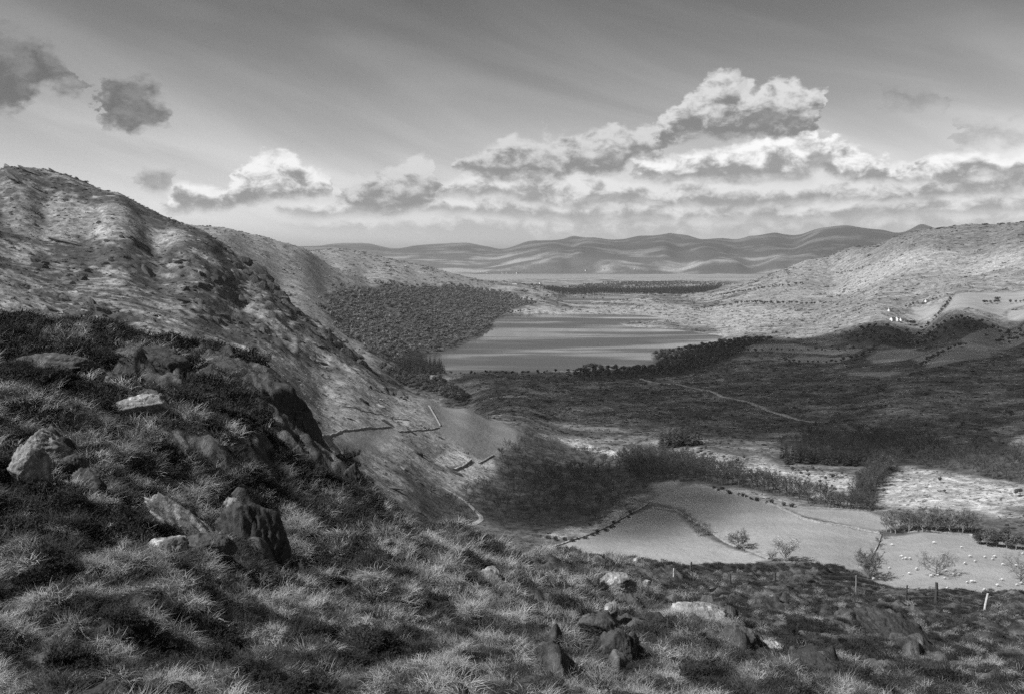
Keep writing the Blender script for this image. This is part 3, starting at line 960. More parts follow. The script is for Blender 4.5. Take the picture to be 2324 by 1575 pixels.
class MB:
    """collects triangles and quads"""
    def __init__(self):
        self.v = []
        self.f = []

    def tri(self, a, b, c):
        i = len(self.v)
        self.v += [tuple(a), tuple(b), tuple(c)]
        self.f.append((i, i + 1, i + 2))

    def quad(self, a, b, c, d):
        i = len(self.v)
        self.v += [tuple(a), tuple(b), tuple(c), tuple(d)]
        self.f.append((i, i + 1, i + 2, i + 3))

    def tube(self, pts, rad, n=5, cap=False):
        pts = [Vector(p) for p in pts]
        rings = []
        for k, p in enumerate(pts):
            d = (pts[min(k + 1, len(pts) - 1)] - pts[max(k - 1, 0)]).normalized()
            a = d.orthogonal().normalized()
            b2 = d.cross(a)
            ring = []
            for q in range(n):
                th = 2 * math.pi * q / n
                w = p + (a * math.cos(th) + b2 * math.sin(th)) * rad[k]
                ring.append(len(self.v))
                self.v.append(tuple(w))
            rings.append(ring)
        for k in range(len(rings) - 1):
            for q in range(n):
                self.f.append((rings[k][q], rings[k][(q + 1) % n], rings[k + 1][(q + 1) % n], rings[k + 1][q]))
        if cap:
            self.f.append(tuple(rings[-1]))
            self.f.append(tuple(rings[0][::-1]))

    def box(self, x0, x1, y0, y1, z0, z1):
        i = len(self.v)
        self.v += [(x0, y0, z0), (x1, y0, z0), (x1, y1, z0), (x0, y1, z0), (x0, y0, z1), (x1, y0, z1), (x1, y1, z1), (x0, y1, z1)]
        self.f += [tuple(i + q for q in f) for f in ((3, 2, 1, 0), (4, 5, 6, 7), (0, 1, 5, 4), (1, 2, 6, 5), (2, 3, 7, 6), (3, 0, 4, 7))]

    def mesh(self, name, mat, smooth=False):
        me = bpy.data.meshes.new(name)
        me.from_pydata(self.v, [], self.f)
        if smooth:
            me.polygons.foreach_set('use_smooth', np.ones(len(me.polygons), bool))
        me.materials.append(mat)
        me.update()
        return me


def plain(name, base, var=0.35, scale=1.5, rough=0.9, rand=0.0, bump=0.0, translucent=False):
    """a grey with grain; rand varies it from object to object"""
    m, t, b = material(name)
    tc = t.node('ShaderNodeTexCoord').outputs['Object']
    n = t.noise(tc, scale, 6, 0.6)
    c = t.m('MULTIPLY', t.ramp(n, 0.25, 0.75, 1 - var, 1 + var, smooth=False), base)
    if rand:
        oi = t.node('ShaderNodeObjectInfo').outputs['Random']
        c = t.m('MULTIPLY', c, t.ramp(oi, 0.0, 1.0, 1 - rand, 1 + rand, smooth=False))
    t.l.new(grey(t, c), b.inputs['Base Color'])
    b.inputs['Roughness'].default_value = rough
    if bump:
        bp = t.node('ShaderNodeBump')
        bp.inputs['Strength'].default_value = 0.8
        bp.inputs['Distance'].default_value = bump
        t.l.new(n, bp.inputs['Height'])
        t.l.new(bp.outputs[0], b.inputs['Normal'])
    return m


M_TWIG = plain('twig_bark', 0.13, 0.4, 0.6, rand=0.35)
M_TWIG_DARK = plain('dark_twig_bark', 0.065, 0.4, 0.6, rand=0.3)
M_TWIG_PALE = plain('pale_twig_bark', 0.34, 0.3, 0.6)
M_WOODLAND = plain('woodland_twigs', 0.13, 0.55, 0.5, rand=0.45)
M_TRUNK = plain('pale_bark', 0.26, 0.4, 3.0)
M_TRUNK_D = plain('dark_bark', 0.09, 0.4, 3.0)
M_NEEDLE = plain('needles', 0.04, 0.4, 1.2, rand=0.3)
M_LEAF = plain('evergreen_leaf', 0.07, 0.6, 0.9, rand=0.35)
M_GORSE = plain('gorse', 0.05, 0.6, 1.5, rand=0.3)


def rvec(rg):
    v = Vector((rg.gauss(0, 1), rg.gauss(0, 1), rg.gauss(0, 1)))
    return v.normalized()


def bare_tree(seed, H=9.0, R=4.0, limbs=8, sub=7, tw=6, fork=0.3, width=1.0, lean=(0, 0)):
    """trunk and limbs in one mesh builder, the twigs of the crown in another"""
    rg = random.Random(seed)
    tk, cr = MB(), MB()
    top = Vector((lean[0], lean[1], H * 0.62))
    r0 = H * 0.026
    pts = [Vector((0, 0, -0.4)), Vector((rg.uniform(-.1, .1), rg.uniform(-.1, .1), H * fork)), top]
    tk.tube(pts, [r0, r0 * 0.75, r0 * 0.3], 6)
    for i in range(limbs):
        f = fork + (1 - fork) * (i / limbs) ** 0.9 * 0.95
        h0 = H * 0.62 * f
        k = h0 / (H * 0.62)
        p0 = pts[1].lerp(top, max(0, (h0 - H * fork) / (H * 0.62 - H * fork + 1e-6))) if h0 > H * fork else Vector((0, 0, h0))
        th = i * 2.4 + rg.uniform(-.5, .5)
        reach = R * (1 - 0.45 * abs(k - 0.55)) * rg.uniform(.75, 1.1)
        rise = H * (0.95 - h0 / H) * rg.uniform(.45, .85)
        p2 = p0 + Vector((math.cos(th) * reach, math.sin(th) * reach, rise))
        p1 = p0.lerp(p2, 0.5) + Vector((math.cos(th) * reach * .12, math.sin(th) * reach * .12, -rise * .06))
        tk.tube([p0, p1, p2], [r0 * .45, r0 * .28, r0 * .1], 4)
        for j in range(sub):
            g = 0.25 + 0.75 * (j + rg.random()) / sub
            q0 = p0.lerp(p1, g * 2) if g < .5 else p1.lerp(p2, g * 2 - 1)
            d = ((p2 - p0).normalized() * 0.55 + rvec(rg) * 0.8 + Vector((0, 0, .35))).normalized()
            L = R * rg.uniform(.28, .5)
            q1 = q0 + d * L
            w = 0.05 * width
            sd = d.orthogonal().normalized() * w
            cr.tri(q0 - sd, q0 + sd, q1)
            for e in range(tw):
                a0 = q0.lerp(q1, rg.uniform(.2, 1))
                d2 = (d * .6 + rvec(rg) * .9 + Vector((0, 0, .25))).normalized()
                a1 = a0 + d2 * L * rg.uniform(.35, .7)
                s2 = rvec(rg).cross(d2).normalized() * w * .7
                cr.tri(a0 - s2, a0 + s2, a1)
                for _ in range(3):
                    b0 = a0.lerp(a1, rg.uniform(.3, 1))
                    d3 = (d2 * .7 + rvec(rg)).normalized()
                    b1 = b0 + d3 * L * rg.uniform(.18, .36)
                    s3 = rvec(rg).cross(d3).normalized() * w * .5
                    cr.tri(b0 - s3, b0 + s3, b1)
    return tk, cr


def leafy(seed, lobes, n, size, flat=0.8):
    """leaf clumps spread through overlapping lobes (x, y, z, radius)"""
    rg = random.Random(seed)
    mb = MB()
    tot = sum(l[3] ** 2 for l in lobes)
    for (x, y, z, r) in lobes:
        for _ in range(int(n * r * r / tot)):
            d = rvec(rg)
            rad = r * (rg.random() ** 0.28) * (1 + .18 * math.sin(d.x * 7 + seed) * math.cos(d.y * 6))
            p = Vector((x, y, z)) + Vector((d.x, d.y, d.z * flat)) * rad
            if p.z < 0.05:
                p.z = rg.uniform(0.05, .4)
            nrm = (d + rvec(rg) * .9).normalized()
            a = nrm.orthogonal().normalized()
            a = Quaternion(nrm, rg.uniform(0, 6.28)) @ a
            b2 = nrm.cross(a)
            sz = size * rg.uniform(.5, 1.2)
            mb.quad(p - a * sz - b2 * sz * .5, p + a * sz * .2 - b2 * sz * .6, p + a * sz + b2 * sz * .3, p - a * sz * .3 + b2 * sz * .6)
    return mb


def conifer(seed, H=12.0, R=2.4, n=420):
    rg = random.Random(seed)
    mb = MB()
    for i in range(n):
        h = H * (0.06 + 0.94 * rg.random() ** 1.15)
        rr = R * (1 - h / H) ** 0.8 * (0.75 + .35 * math.sin(h * 3 + seed)) + .12
        th = rg.uniform(0, 6.283)
        d = Vector((math.cos(th), math.sin(th), -0.25))
        p0 = Vector((0, 0, h)) + d * rr * .25
        p1 = Vector((0, 0, h)) + d * rr
        sd = Vector((-math.sin(th), math.cos(th), rg.uniform(-.3, .3))) * rr * .28
        mb.quad(p0, p0.lerp(p1, .6) + sd, p1, p0.lerp(p1, .6) - sd + Vector((0, 0, -.2)))
    return mb


def ico(sub):
    bm = bmesh.new()
    bmesh.ops.create_icosphere(bm, subdivisions=sub, radius=1)
    v = np.array([q.co[:] for q in bm.verts])
    f = [[q.index for q in p.verts] for p in bm.faces]
    bm.free()
    return v, f


ICO_1 = ico(2)


def fuzz_tree(seed, H=9.0, R=4.0, n=300, mat_size=0.5):
    """winter crown for trees a few pixels tall: short twigs in rounded masses"""
    rg = random.Random(seed)
    mb = MB()
    mb.tube([(0, 0, -.5), (0, 0, H * .5)], [.22, .12], 4)
    lobes = [(rg.uniform(-.45, .45) * R, rg.uniform(-.45, .45) * R, H * rg.uniform(.5, .78), R * rg.uniform(.5, .75)) for _ in range(5)]
    for li, (x, y, z, r) in enumerate(lobes):
        k0 = len(mb.v)
        for q in ICO_1[0]:
            q = Vector(q)
            j = 1 + .4 * math.sin(q.x * 5.1 + li * 2 + seed) * math.cos(q.y * 4.3 + q.z * 3.7 + li) + rg.uniform(-.22, .22)
            mb.v.append((x + q.x * r * .58 * j, y + q.y * r * .58 * j, z + q.z * r * .42 * j))
        mb.f += [tuple(k0 + i for i in f) for f in ICO_1[1]]
        for _ in range(n // 4):
            d = rvec(rg)
            d.z = abs(d.z) * .9 - .15
            p = Vector((x, y, z)) + d * r * rg.random() ** .35
            e = (d * .9 + rvec(rg) * .7).normalized() * mat_size * rg.uniform(.6, 1.5)
            sd = rvec(rg).cross(e).normalized() * mat_size * .33
            mb.tri(p - sd, p + sd, p + e)
            mb.quad(p - sd, p + e * .3, p + sd, p - e * .4)
    return mb


def in_poly(poly, spacing, rg, jit=0.9, inset=0.0):
    poly = np.asarray(poly)
    lo, hi = poly.min(0), poly.max(0)
    xs = np.arange(lo[0], hi[0], spacing)
    ys = np.arange(lo[1], hi[1], spacing)
    X, Y = np.meshgrid(xs, ys)
    X = X.ravel() + rg.uniform(-.5, .5, X.size) * spacing * jit
    Y = Y.ravel() + rg.uniform(-.5, .5, Y.size) * spacing * jit
    d = sdf_poly(X, Y, poly, 5)
    k = d > inset
    return np.stack([X[k], Y[k]], 1)


def along(pts, step, rg=None, jit=0.0):
    """points every step metres along a world polyline"""
    pts = np.asarray(pts, float)
    seg = np.hypot(*np.diff(pts, axis=0).T)
    cum = np.concatenate([[0], np.cumsum(seg)])
    q = np.arange(0, cum[-1], step)
    out = np.stack([np.interp(q, cum, pts[:, 0]), np.interp(q, cum, pts[:, 1])], 1)
    if rg is not None and jit:
        out += rg.uniform(-jit, jit, out.shape)
    return out


def line(pts, r0=300.0, r1=6500.0):
    return np.array([hit(u, v, r0, r1, n=500) for u, v in pts])


def put(proto_parts, name, label, cat, group, xyz, rz, sc):
    """a new thing of shared meshes: Empty with parts, or one mesh when it has none"""
    if len(proto_parts) == 1 and proto_parts[0][0] is None:
        o = bpy.data.objects.new(name, proto_parts[0][1])
        link(o)
        o.location = xyz
        o.rotation_euler = (0, 0, rz)
        o.scale = (sc, sc, sc) if not hasattr(sc, '__len__') else sc
    else:
        o = empty(name, xyz, rz, sc)
        for pn, me in proto_parts:
            link(bpy.data.objects.new(pn, me), o)
    return tag(o, label, cat, group)


def stuff_points(name, label, xyz, rot, sc, idx, protos, shade=None):
    """one object: geometry nodes set the proto meshes on the points"""
    me = bpy.data.meshes.new(name)
    me.vertices.add(len(xyz))
    me.vertices.foreach_set('co', np.asarray(xyz, np.float32).ravel())
    a = me.attributes.new('rot', 'FLOAT_VECTOR', 'POINT')
    a.data.foreach_set('vector', np.asarray(rot, np.float32).ravel())
    a = me.attributes.new('sc', 'FLOAT_VECTOR', 'POINT')
    a.data.foreach_set('vector', np.asarray(sc, np.float32).ravel())
    a = me.attributes.new('idx', 'INT', 'POINT')
    a.data.foreach_set('value', np.asarray(idx, np.int32).ravel())
    if shade is not None:
        a = me.attributes.new('shade', 'FLOAT', 'POINT')
        a.data.foreach_set('value', np.asarray(shade, np.float32).ravel())
    me.update()
    ob = bpy.data.objects.new(name, me)
    link(ob)
    col = bpy.data.collections.new(name + '_shapes')
    for k, pm_ in enumerate(protos):
        po = bpy.data.objects.new('%s_shape_%02d' % (name, k), pm_)
        col.objects.link(po)
    ng = bpy.data.node_groups.new(name + '_scatter', 'GeometryNodeTree')
    ng.interface.new_socket('Geometry', in_out='INPUT', socket_type='NodeSocketGeometry')
    ng.interface.new_socket('Geometry', in_out='OUTPUT', socket_type='NodeSocketGeometry')
    N = ng.nodes
    gi, go = N.new('NodeGroupInput'), N.new('NodeGroupOutput')
    ci = N.new('GeometryNodeCollectionInfo')
    ci.inputs['Collection'].default_value = col
    ci.inputs['Separate Children'].default_value = True
    ci.inputs['Reset Children'].default_value = True
    iop = N.new('GeometryNodeInstanceOnPoints')
    iop.inputs['Pick Instance'].default_value = True
    def na(nm, ty):
        q = N.new('GeometryNodeInputNamedAttribute')
        q.data_type = ty
        q.inputs['Name'].default_value = nm
        return q.outputs['Attribute']
    L = ng.links
    L.new(gi.outputs[0], iop.inputs['Points'])
    L.new(ci.outputs[0], iop.inputs['Instance'])
    L.new(na('idx', 'INT'), iop.inputs['Instance Index'])
    L.new(na('rot', 'FLOAT_VECTOR'), iop.inputs['Rotation'])
    L.new(na('sc', 'FLOAT_VECTOR'), iop.inputs['Scale'])
    L.new(iop.outputs[0], go.inputs[0])
    md = ob.modifiers.new('scatter', 'NODES')
    md.node_group = ng
    tag(ob, label, None, None, 'stuff')
    return ob


# ------------------------------------------------------------------ drifting clouds over the valley (they shade it; above the frame)
M_CLOUD, t, b = material('cloud_white')
b.inputs['Base Color'].default_value = (.9, .9, .9, 1)
c_tr = t.node('ShaderNodeBsdfTransparent')
c_mx = t.node('ShaderNodeMixShader')
c_mx.inputs[0].default_value = .74
t.l.new(b.outputs[0], c_mx.inputs[1])
t.l.new(c_tr.outputs[0], c_mx.inputs[2])
t.l.new(c_mx.outputs[0], M_CLOUD.node_tree.nodes['Material Output'].inputs[0])


def shade_cloud(poly_uv, alt, size, seed):
    g = region(poly_uv)
    gzc = float(np.mean(ground_z(g[:, 0], g[:, 1])))
    k = (alt - gzc) / SUN_V.z
    off = np.array([SUN_V.x * k, SUN_V.y * k])
    pts = in_poly(g, size * 0.55, np.random.default_rng(seed), 0.8, size * 0.12)
    base = bmesh.new()
    bmesh.ops.create_icosphere(base, subdivisions=2, radius=1)
    bv = np.array([v.co[:] for v in base.verts])
    bf = np.array([[v.index for v in f.verts] for f in base.faces])
    base.free()
    rg = np.random.default_rng(seed)
    V, Fc = [], []
    c = pts.mean(0)
    for i, p in enumerate(pts):
        s_ = size * rg.uniform(.45, .8)
        q = bv * np.array([s_, s_, s_ * rg.uniform(.5, .8)])
        q = q * (1 + .16 * np.sin(bv[:, :1] * 5 + i) * np.cos(bv[:, 1:2] * 6 + i))
        V.append(q + np.array([p[0] + off[0], p[1] + off[1], alt + rg.uniform(-.1, .5) * size]))
        Fc.append(bf + i * len(bv))
    V = np.concatenate(V)
    Fc = np.concatenate(Fc)
    me = bpy.data.meshes.new('cloud')
    me.from_pydata(V.tolist(), [], Fc.tolist())
    me.polygons.foreach_set('use_smooth', np.ones(len(me.polygons), bool))
    me.materials.append(M_CLOUD)
    o = link(bpy.data.objects.new('cloud', me))
    tag(o, 'white cumulus cloud drifting high above the valley', None, None, 'stuff')


shade_cloud([(2700, 700), (2324, 720), (2200, 718), (2100, 724), (2030, 740), (1900, 757), (1750, 770), (1640, 777), (1540, 792), (1470, 815), (1440, 838), (1300, 848), (1200, 851), (1060, 852), (965, 858), (1000, 885), (1085, 935), (1190, 978),
             (1250, 965), (1400, 975), (1500, 990), (1600, 1010), (1750, 1000), (1850, 1020), (2000, 1055), (2100, 1045), (2230, 1010), (2324, 975), (2700, 940)], 1900, 70, 5)
shade_cloud([(1165, 1052), (1300, 1050), (1480, 1085), (1600, 1100), (1700, 1130), (1640, 1185), (1560, 1215), (1460, 1240), (1330, 1225), (1240, 1205), (1140, 1200), (1110, 1150)], 1900, 28, 6)

# ------------------------------------------------------------------ tracks
M_TRACK = plain('gravel_track', 0.30, 0.5, 0.5)


def ribbon(name, pts, half, lift, mat, label, kind='structure'):
    c = along(pts, 2.5)
    n = len(c)
    tn = np.gradient(c, axis=0)
    tn /= np.linalg.norm(tn, axis=1)[:, None] + 1e-9
    nr = np.stack([-tn[:, 1], tn[:, 0]], 1)
    w = half * (1 + 0.25 * fbm(np.arange(n) * 1.0, np.zeros(n), 6, 2, 500))
    V = []
    for k in (-1, -.33, .33, 1):
        p = c + nr * (w * k)[:, None]
        V.append(np.column_stack([p, ground_z(p[:, 0], p[:, 1]) + lift * (1.0 if abs(k) < .5 else .6)]))
    V = np.stack(V, 1).reshape(-1, 3)
    F_ = [(i * 4 + k, i * 4 + k + 1, i * 4 + k + 5, i * 4 + k + 4) for i in range(n - 1) for k in range(3)]
    me = bpy.data.meshes.new(name)
    me.from_pydata(V.tolist(), [], F_)
    me.materials.append(mat)
    o = link(bpy.data.objects.new(name, me))
    tag(o, label, None, None, kind)
    return o


TRACKS = [
    ([(1454, 859), (1484, 868), (1517, 871), (1538, 875), (1566, 880), (1596, 885), (1622, 892), (1636, 900), (1671, 907), (1701, 913), (1725, 924), (1746, 934), (1781, 941), (1805, 951), (1859, 960)], 2.6, .5, 'pale gravel lane crossing the shaded moor'),
    ([(1582, 990), (1589, 1001), (1603, 1011)], 1.6, .3, 'short bend of pale track beside dark tree clump'),
    ([(1005, 1105), (1030, 1119), (1057, 1137), (1075, 1155), (1090, 1170), (1093, 1179), (1078, 1188), (1048, 1197)], 1.1, .25, 'pale footpath through the bare hazel wood'),
]
TRACK_W = []
for p, hw, lift, lab in TRACKS:
    w = line(p)
    TRACK_W.append((w, hw))
    ribbon('track', w, hw, lift, M_TRACK, lab)

# ------------------------------------------------------------------ stone walls
M_WALL = plain('field_stone', 0.22, 0.6, 1.2, bump=0.1)


def stone_wall(pts, h, w, label, seed):
    c = along(line(pts), 0.9)
    n = len(c)
    rg = np.random.default_rng(seed)
    tn = np.gradient(c, axis=0)
    tn /= np.linalg.norm(tn, axis=1)[:, None] + 1e-9
    nr = np.stack([-tn[:, 1], tn[:, 0]], 1)
    z = ground_z(c[:, 0], c[:, 1])
    V, F_ = [], []
    for i in range(n):
        hh = h * rg.uniform(.55, 1.15)
        for k, (o, zz) in enumerate(((-.6, -.3), (-.42, hh * .9), (.40, hh), (.6, -.3))):
            p = c[i] + nr[i] * w * o * rg.uniform(.8, 1.2)
            V.append((p[0], p[1], z[i] + zz))
        if i:
            a = (i - 1) * 4
            for k in range(3):
                F_.append((a + k, a + k + 1, a + k + 5, a + k + 4))
    me = bpy.data.meshes.new('stone_wall')
    me.from_pydata(V, [], F_)
    me.materials.append(M_WALL)
    o = link(bpy.data.objects.new('stone_wall', me))
    tag(o, label, 'wall', 'dry stone field walls', 'thing')


for i, (p, h, w, lab) in enumerate([
    ([(730, 986), (772, 976), (832, 971), (889, 970)], 1.0, .8, 'dry stone wall along the top of small grey field on left shoulder'),
    ([(905, 981), (952, 975), (998, 968)], .9, .8, 'straight dry stone wall leading right from the small grey field'),
    ([(973, 921), (991, 951), (1000, 967)], 1.2, 1.0, 'wall running down the bright spur above the grey shoulder field'),
    ([(727, 903), (772, 921), (817, 931), (862, 940), (907, 948), (931, 951)], .7, .6, 'long thin wall slanting across the bright hillside grass'),
    ([(1087, 1051), (1120, 1033)], 1.2, 1.2, 'short dark wall above the right reed patch'),
    ([(1069, 1044), (1051, 1059), (1030, 1068)], 1.6, 2.0, 'wall between the two bright reed patches'),
    ([(1590, 1101), (1650, 1116), (1700, 1130), (1760, 1147), (1820, 1176), (1870, 1188), (1935, 1197), (2000, 1210)], 1.3, 1.6, 'stony bank along the upper edge of the largest pasture'),
    ([(1480, 1152), (1535, 1158), (1590, 1191), (1645, 1229), (1700, 1249), (1748, 1269)], 1.2, 1.2, 'stone wall dividing the two sunlit pastures'),
    ([(1250, 1243), (1330, 1216), (1420, 1172), (1470, 1145)], 1.2, 1.4, 'stone wall along the stream side of the left pasture'),
    ([(2001, 1212), (1991, 1240), (1977, 1265), (1966, 1292)], 1.1, .9, 'stone wall between largest pasture and sheep pasture'),
    ([(2060, 1208), (2120, 1206), (2200, 1213), (2260, 1224)], .9, .8, 'low wall along the upper edge of the sheep pasture'),
    ([(1762, 1141), (1830, 1152), (1970, 1159)], .9, .8, 'wall under the hedge trees above the narrow pasture strip'),
    ([(2165, 668), (2150, 690), (2138, 715)], 1.6, 1.4, 'wall at the left side of the upper right hill field'),
    ([(2165, 666), (2230, 662), (2330, 658)], 1.4, 1.2, 'wall along the top of the upper right hill field'),
]):
    stone_wall(p, h * .62, w * .75, lab, 900 + i)


# ------------------------------------------------------------------ trees
def both(name, tk, cr, mt, mc):
    return [('trunk', tk.mesh(name + '_trunk', mt, True)), ('crown', cr.mesh(name + '_crown', mc))]


def one(mb, name, mat):
    return [(None, mb.mesh(name, mat))]


BARE = []
for k in range(5):
    tk, cr = bare_tree(40 + k, H=8.0, R=3.6, limbs=8, sub=6, tw=5, fork=.2, width=1.9)
    BARE.append(both('bare_tree', tk, cr, M_TRUNK_D, M_TWIG_DARK))
BARE_LIT = [both('hedge_tree', *bare_tree(60 + k, H=8.0, R=3.3, limbs=10, sub=6, tw=6, fork=.16, width=2.0), M_TRUNK, M_TWIG) for k in range(3)]
FUZZ = [one(fuzz_tree(80 + k, 9, 4.4, 300, .75), 'woodland_tree', M_WOODLAND) for k in range(6)]
FUZZ_D = [one(fuzz_tree(90 + k, 8, 4.0, 220, .7), 'scrub_tree', M_TWIG_DARK) for k in range(4)]
CONI = [one(conifer(100 + k, 14, 3.0, 260), 'conifer', M_NEEDLE) for k in range(4)]
LEAFY = []
for k in range(3):
    rg_ = random.Random(120 + k)
    lob = [(rg_.uniform(-1.6, 1.6), rg_.uniform(-1.6, 1.6), rg_.uniform(2.2, 5.2), rg_.uniform(1.4, 2.2)) for _ in range(7)]
    tk, cr = bare_tree(130 + k, H=7.5, R=3.0, limbs=5, sub=2, tw=2)
    LEAFY.append([('trunk', tk.mesh('ivy_trunk', M_TRUNK, True)), ('crown', leafy(140 + k, lob, 1500, .28).mesh('ivy_crown', M_LEAF))])
SHRUB = []
for k in range(4):
    rg_ = random.Random(150 + k)
    lob = [(rg_.uniform(-.8, .8), rg_.uniform(-.8, .8), rg_.uniform(.5, 1.3), rg_.uniform(.6, 1.0)) for _ in range(5)]
    SHRUB.append([(None, leafy(160 + k, lob, 420, .2).mesh('shrub', M_GORSE))])

T_RUN = np.maximum.accumulate((gz_full - HC) / gr, axis=0)


def in_sight(x, y, z):
    r = np.hypot(x, y)
    az = np.arctan2(x, y)
    i = np.clip(np.searchsorted(RR, r * .985) - 1, 0, len(RR) - 1)
    j = np.clip(np.round((az + .60) / 1.20 * (NCOL - 1)).astype(int), 0, NCOL - 1)
    return ((z - HC) / r > T_RUN[i, j] - .0005) & (np.abs(az) < .52)



def plant(pts, protos, name, label, group, scale=(.75, 1.2), cat='tree', cap=300, seed=1, keep=None, sink=0.0):
    """the nearest become things of their own, the rest of a wood past the cap one mass"""
    rg = np.random.default_rng(seed)
    pts = np.asarray(pts)
    for w, hw in TRACK_W:
        d = np.min(np.hypot(pts[:, None, 0] - along(w, 2)[None, :, 0], pts[:, None, 1] - along(w, 2)[None, :, 1]), 1)
        pts = pts[d > hw + 2.0]
    r = np.hypot(pts[:, 0], pts[:, 1])
    pts = pts[np.argsort(r)]
    z = ground_z(pts[:, 0], pts[:, 1]) - sink
    k = in_sight(pts[:, 0], pts[:, 1], z + 6.0)
    pts, z = pts[k], z[k]
    sc = rg.uniform(scale[0], scale[1], len(pts))
    rz = rg.uniform(0, 6.283, len(pts))
    ix = rg.integers(0, len(protos), len(pts))
    # keep those that stand in sight of the valley's viewpoint
    for i in range(min(cap, len(pts))):
        put(protos[ix[i]], name, label, cat, group, (pts[i, 0], pts[i, 1], z[i]), rz[i], (sc[i], sc[i], sc[i] * rg.uniform(.85, 1.2)))
    if len(pts) > cap:
        q = slice(cap, None)
        n = len(pts) - cap
        scv = np.repeat(sc[q, None], 3, 1)
        stuff_points(name + '_mass', 'far mass of the ' + group, np.column_stack([pts[q], z[q]]), np.column_stack([np.zeros(n), np.zeros(n), rz[q]]), scv, ix[q], [p[0][1] for p in protos])


RG = np.random.default_rng(77)
w = in_poly(WOODS['lakeside'], 9.5, RG, 1.5, -40)
w = w[sdf_poly(w[:, 0], w[:, 1], WOODS['lakeside'], 80) + 60 * fbm(w[:, 0], w[:, 1], 60, 4, 605) > 0]
w = w[sdf_poly(w[:, 0], w[:, 1], LAKE, 60) < -3]
w = w[RG.random(len(w)) < 0.55 + 0.45 * (fbm(w[:, 0], w[:, 1], 90, 3, 600) > -0.15)]
plant(w, FUZZ, 'woodland_tree', 'leafless tree in the wood sloping down to the left lake shore', 'trees of the lakeside wood', (.35, 1.25), seed=3)
w = along(line([(985, 802), (1030, 787), (1062, 771), (1086, 760), (1108, 745), (1114, 730), (1135, 716), (1180, 710), (1215, 706)], 1200, 3200), 8, RG, 5) + np.array([-5.0, 2.0])
w = w[sdf_poly(w[:, 0], w[:, 1], LAKE, 60) < -3]
plant(w, FUZZ, 'waterside_tree', 'leafless tree at the waterline of the left lake shore', 'waterside trees of the left shore', (.5, 1.0), seed=30)
w = in_poly(WOODS['dark_conifer'], 7.5, RG)
plant(w, CONI, 'conifer_tree', 'dark conifer in the stand at the left end of the lake', 'dark conifers by the lake', (.7, 1.15), seed=4)
w = in_poly(WOODS['gully'], 8.0, RG)
plant(w, FUZZ_D, 'scrub_tree', 'dark leafless tree behind the sunlit left spur', 'trees behind the left spur', (.8, 1.3), seed=5, cap=150)
w = np.concatenate([in_poly(WOODS['hazel'], 7.6, RG), in_poly(WOODS['hazel_west'], 7.0, RG)])
plant(w, BARE, 'hazel_tree', 'bare brown tree in the dark wood above the left pasture', 'trees of the dark wood in mid valley', (.42, .85), seed=6)
w = in_poly(WOODS['row'], 6.0, RG)
plant(w, BARE, 'alder_tree', 'tall bare tree in the row above the largest pasture', 'row of bare trees above the pasture', (1.0, 1.5), seed=7)
w = in_poly(WOODS['belt'], 5.0, RG)
plant(w, CONI, 'spruce_tree', 'dark conifer in the short belt right of the bright rough ground', 'conifer belt above the rough ground', (.5, .85), seed=45)
w = in_poly(WOODS['clump'], 4.5, RG)
plant(w, CONI, 'fir_tree', 'dark fir in the square clump beside the track bend', 'dark fir clump', (.8, 1.1), seed=8)
w = in_poly(WOODS['east_wood'], 10.5, RG)
plant(w, BARE, 'birch_tree', 'bare dark tree in the wood on the right of the valley', 'trees of the right valley wood', (.8, 1.4), seed=9)
w = in_poly(WOODS['hedge_col'], 4.2, RG)
plant(w, BARE, 'ash_tree', 'dark bare tree in the column climbing from the narrow pasture', 'column of dark trees', (.85, 1.3), seed=10)
w = in_poly(WOODS['shore_wood'], 11.0, RG)
w = w[sdf_poly(w[:, 0], w[:, 1], LAKE, 50) < -4]
plant(w, FUZZ_D, 'willow_tree', 'dark leafless tree in the shaded wood on the right lake shore', 'trees of the shaded shore wood', (.7, 1.2), seed=11)
w = in_poly(WOODS['scrub_east'], 13.0, RG)
w = w[fbm(w[:, 0], w[:, 1], 70, 3, 610) > -0.05]
plant(w, FUZZ_D, 'thorn_tree', 'dark thorn tree among the shaded right hand fields', 'thorn trees by the shaded fields', (.5, .95), seed=12, cap=200)
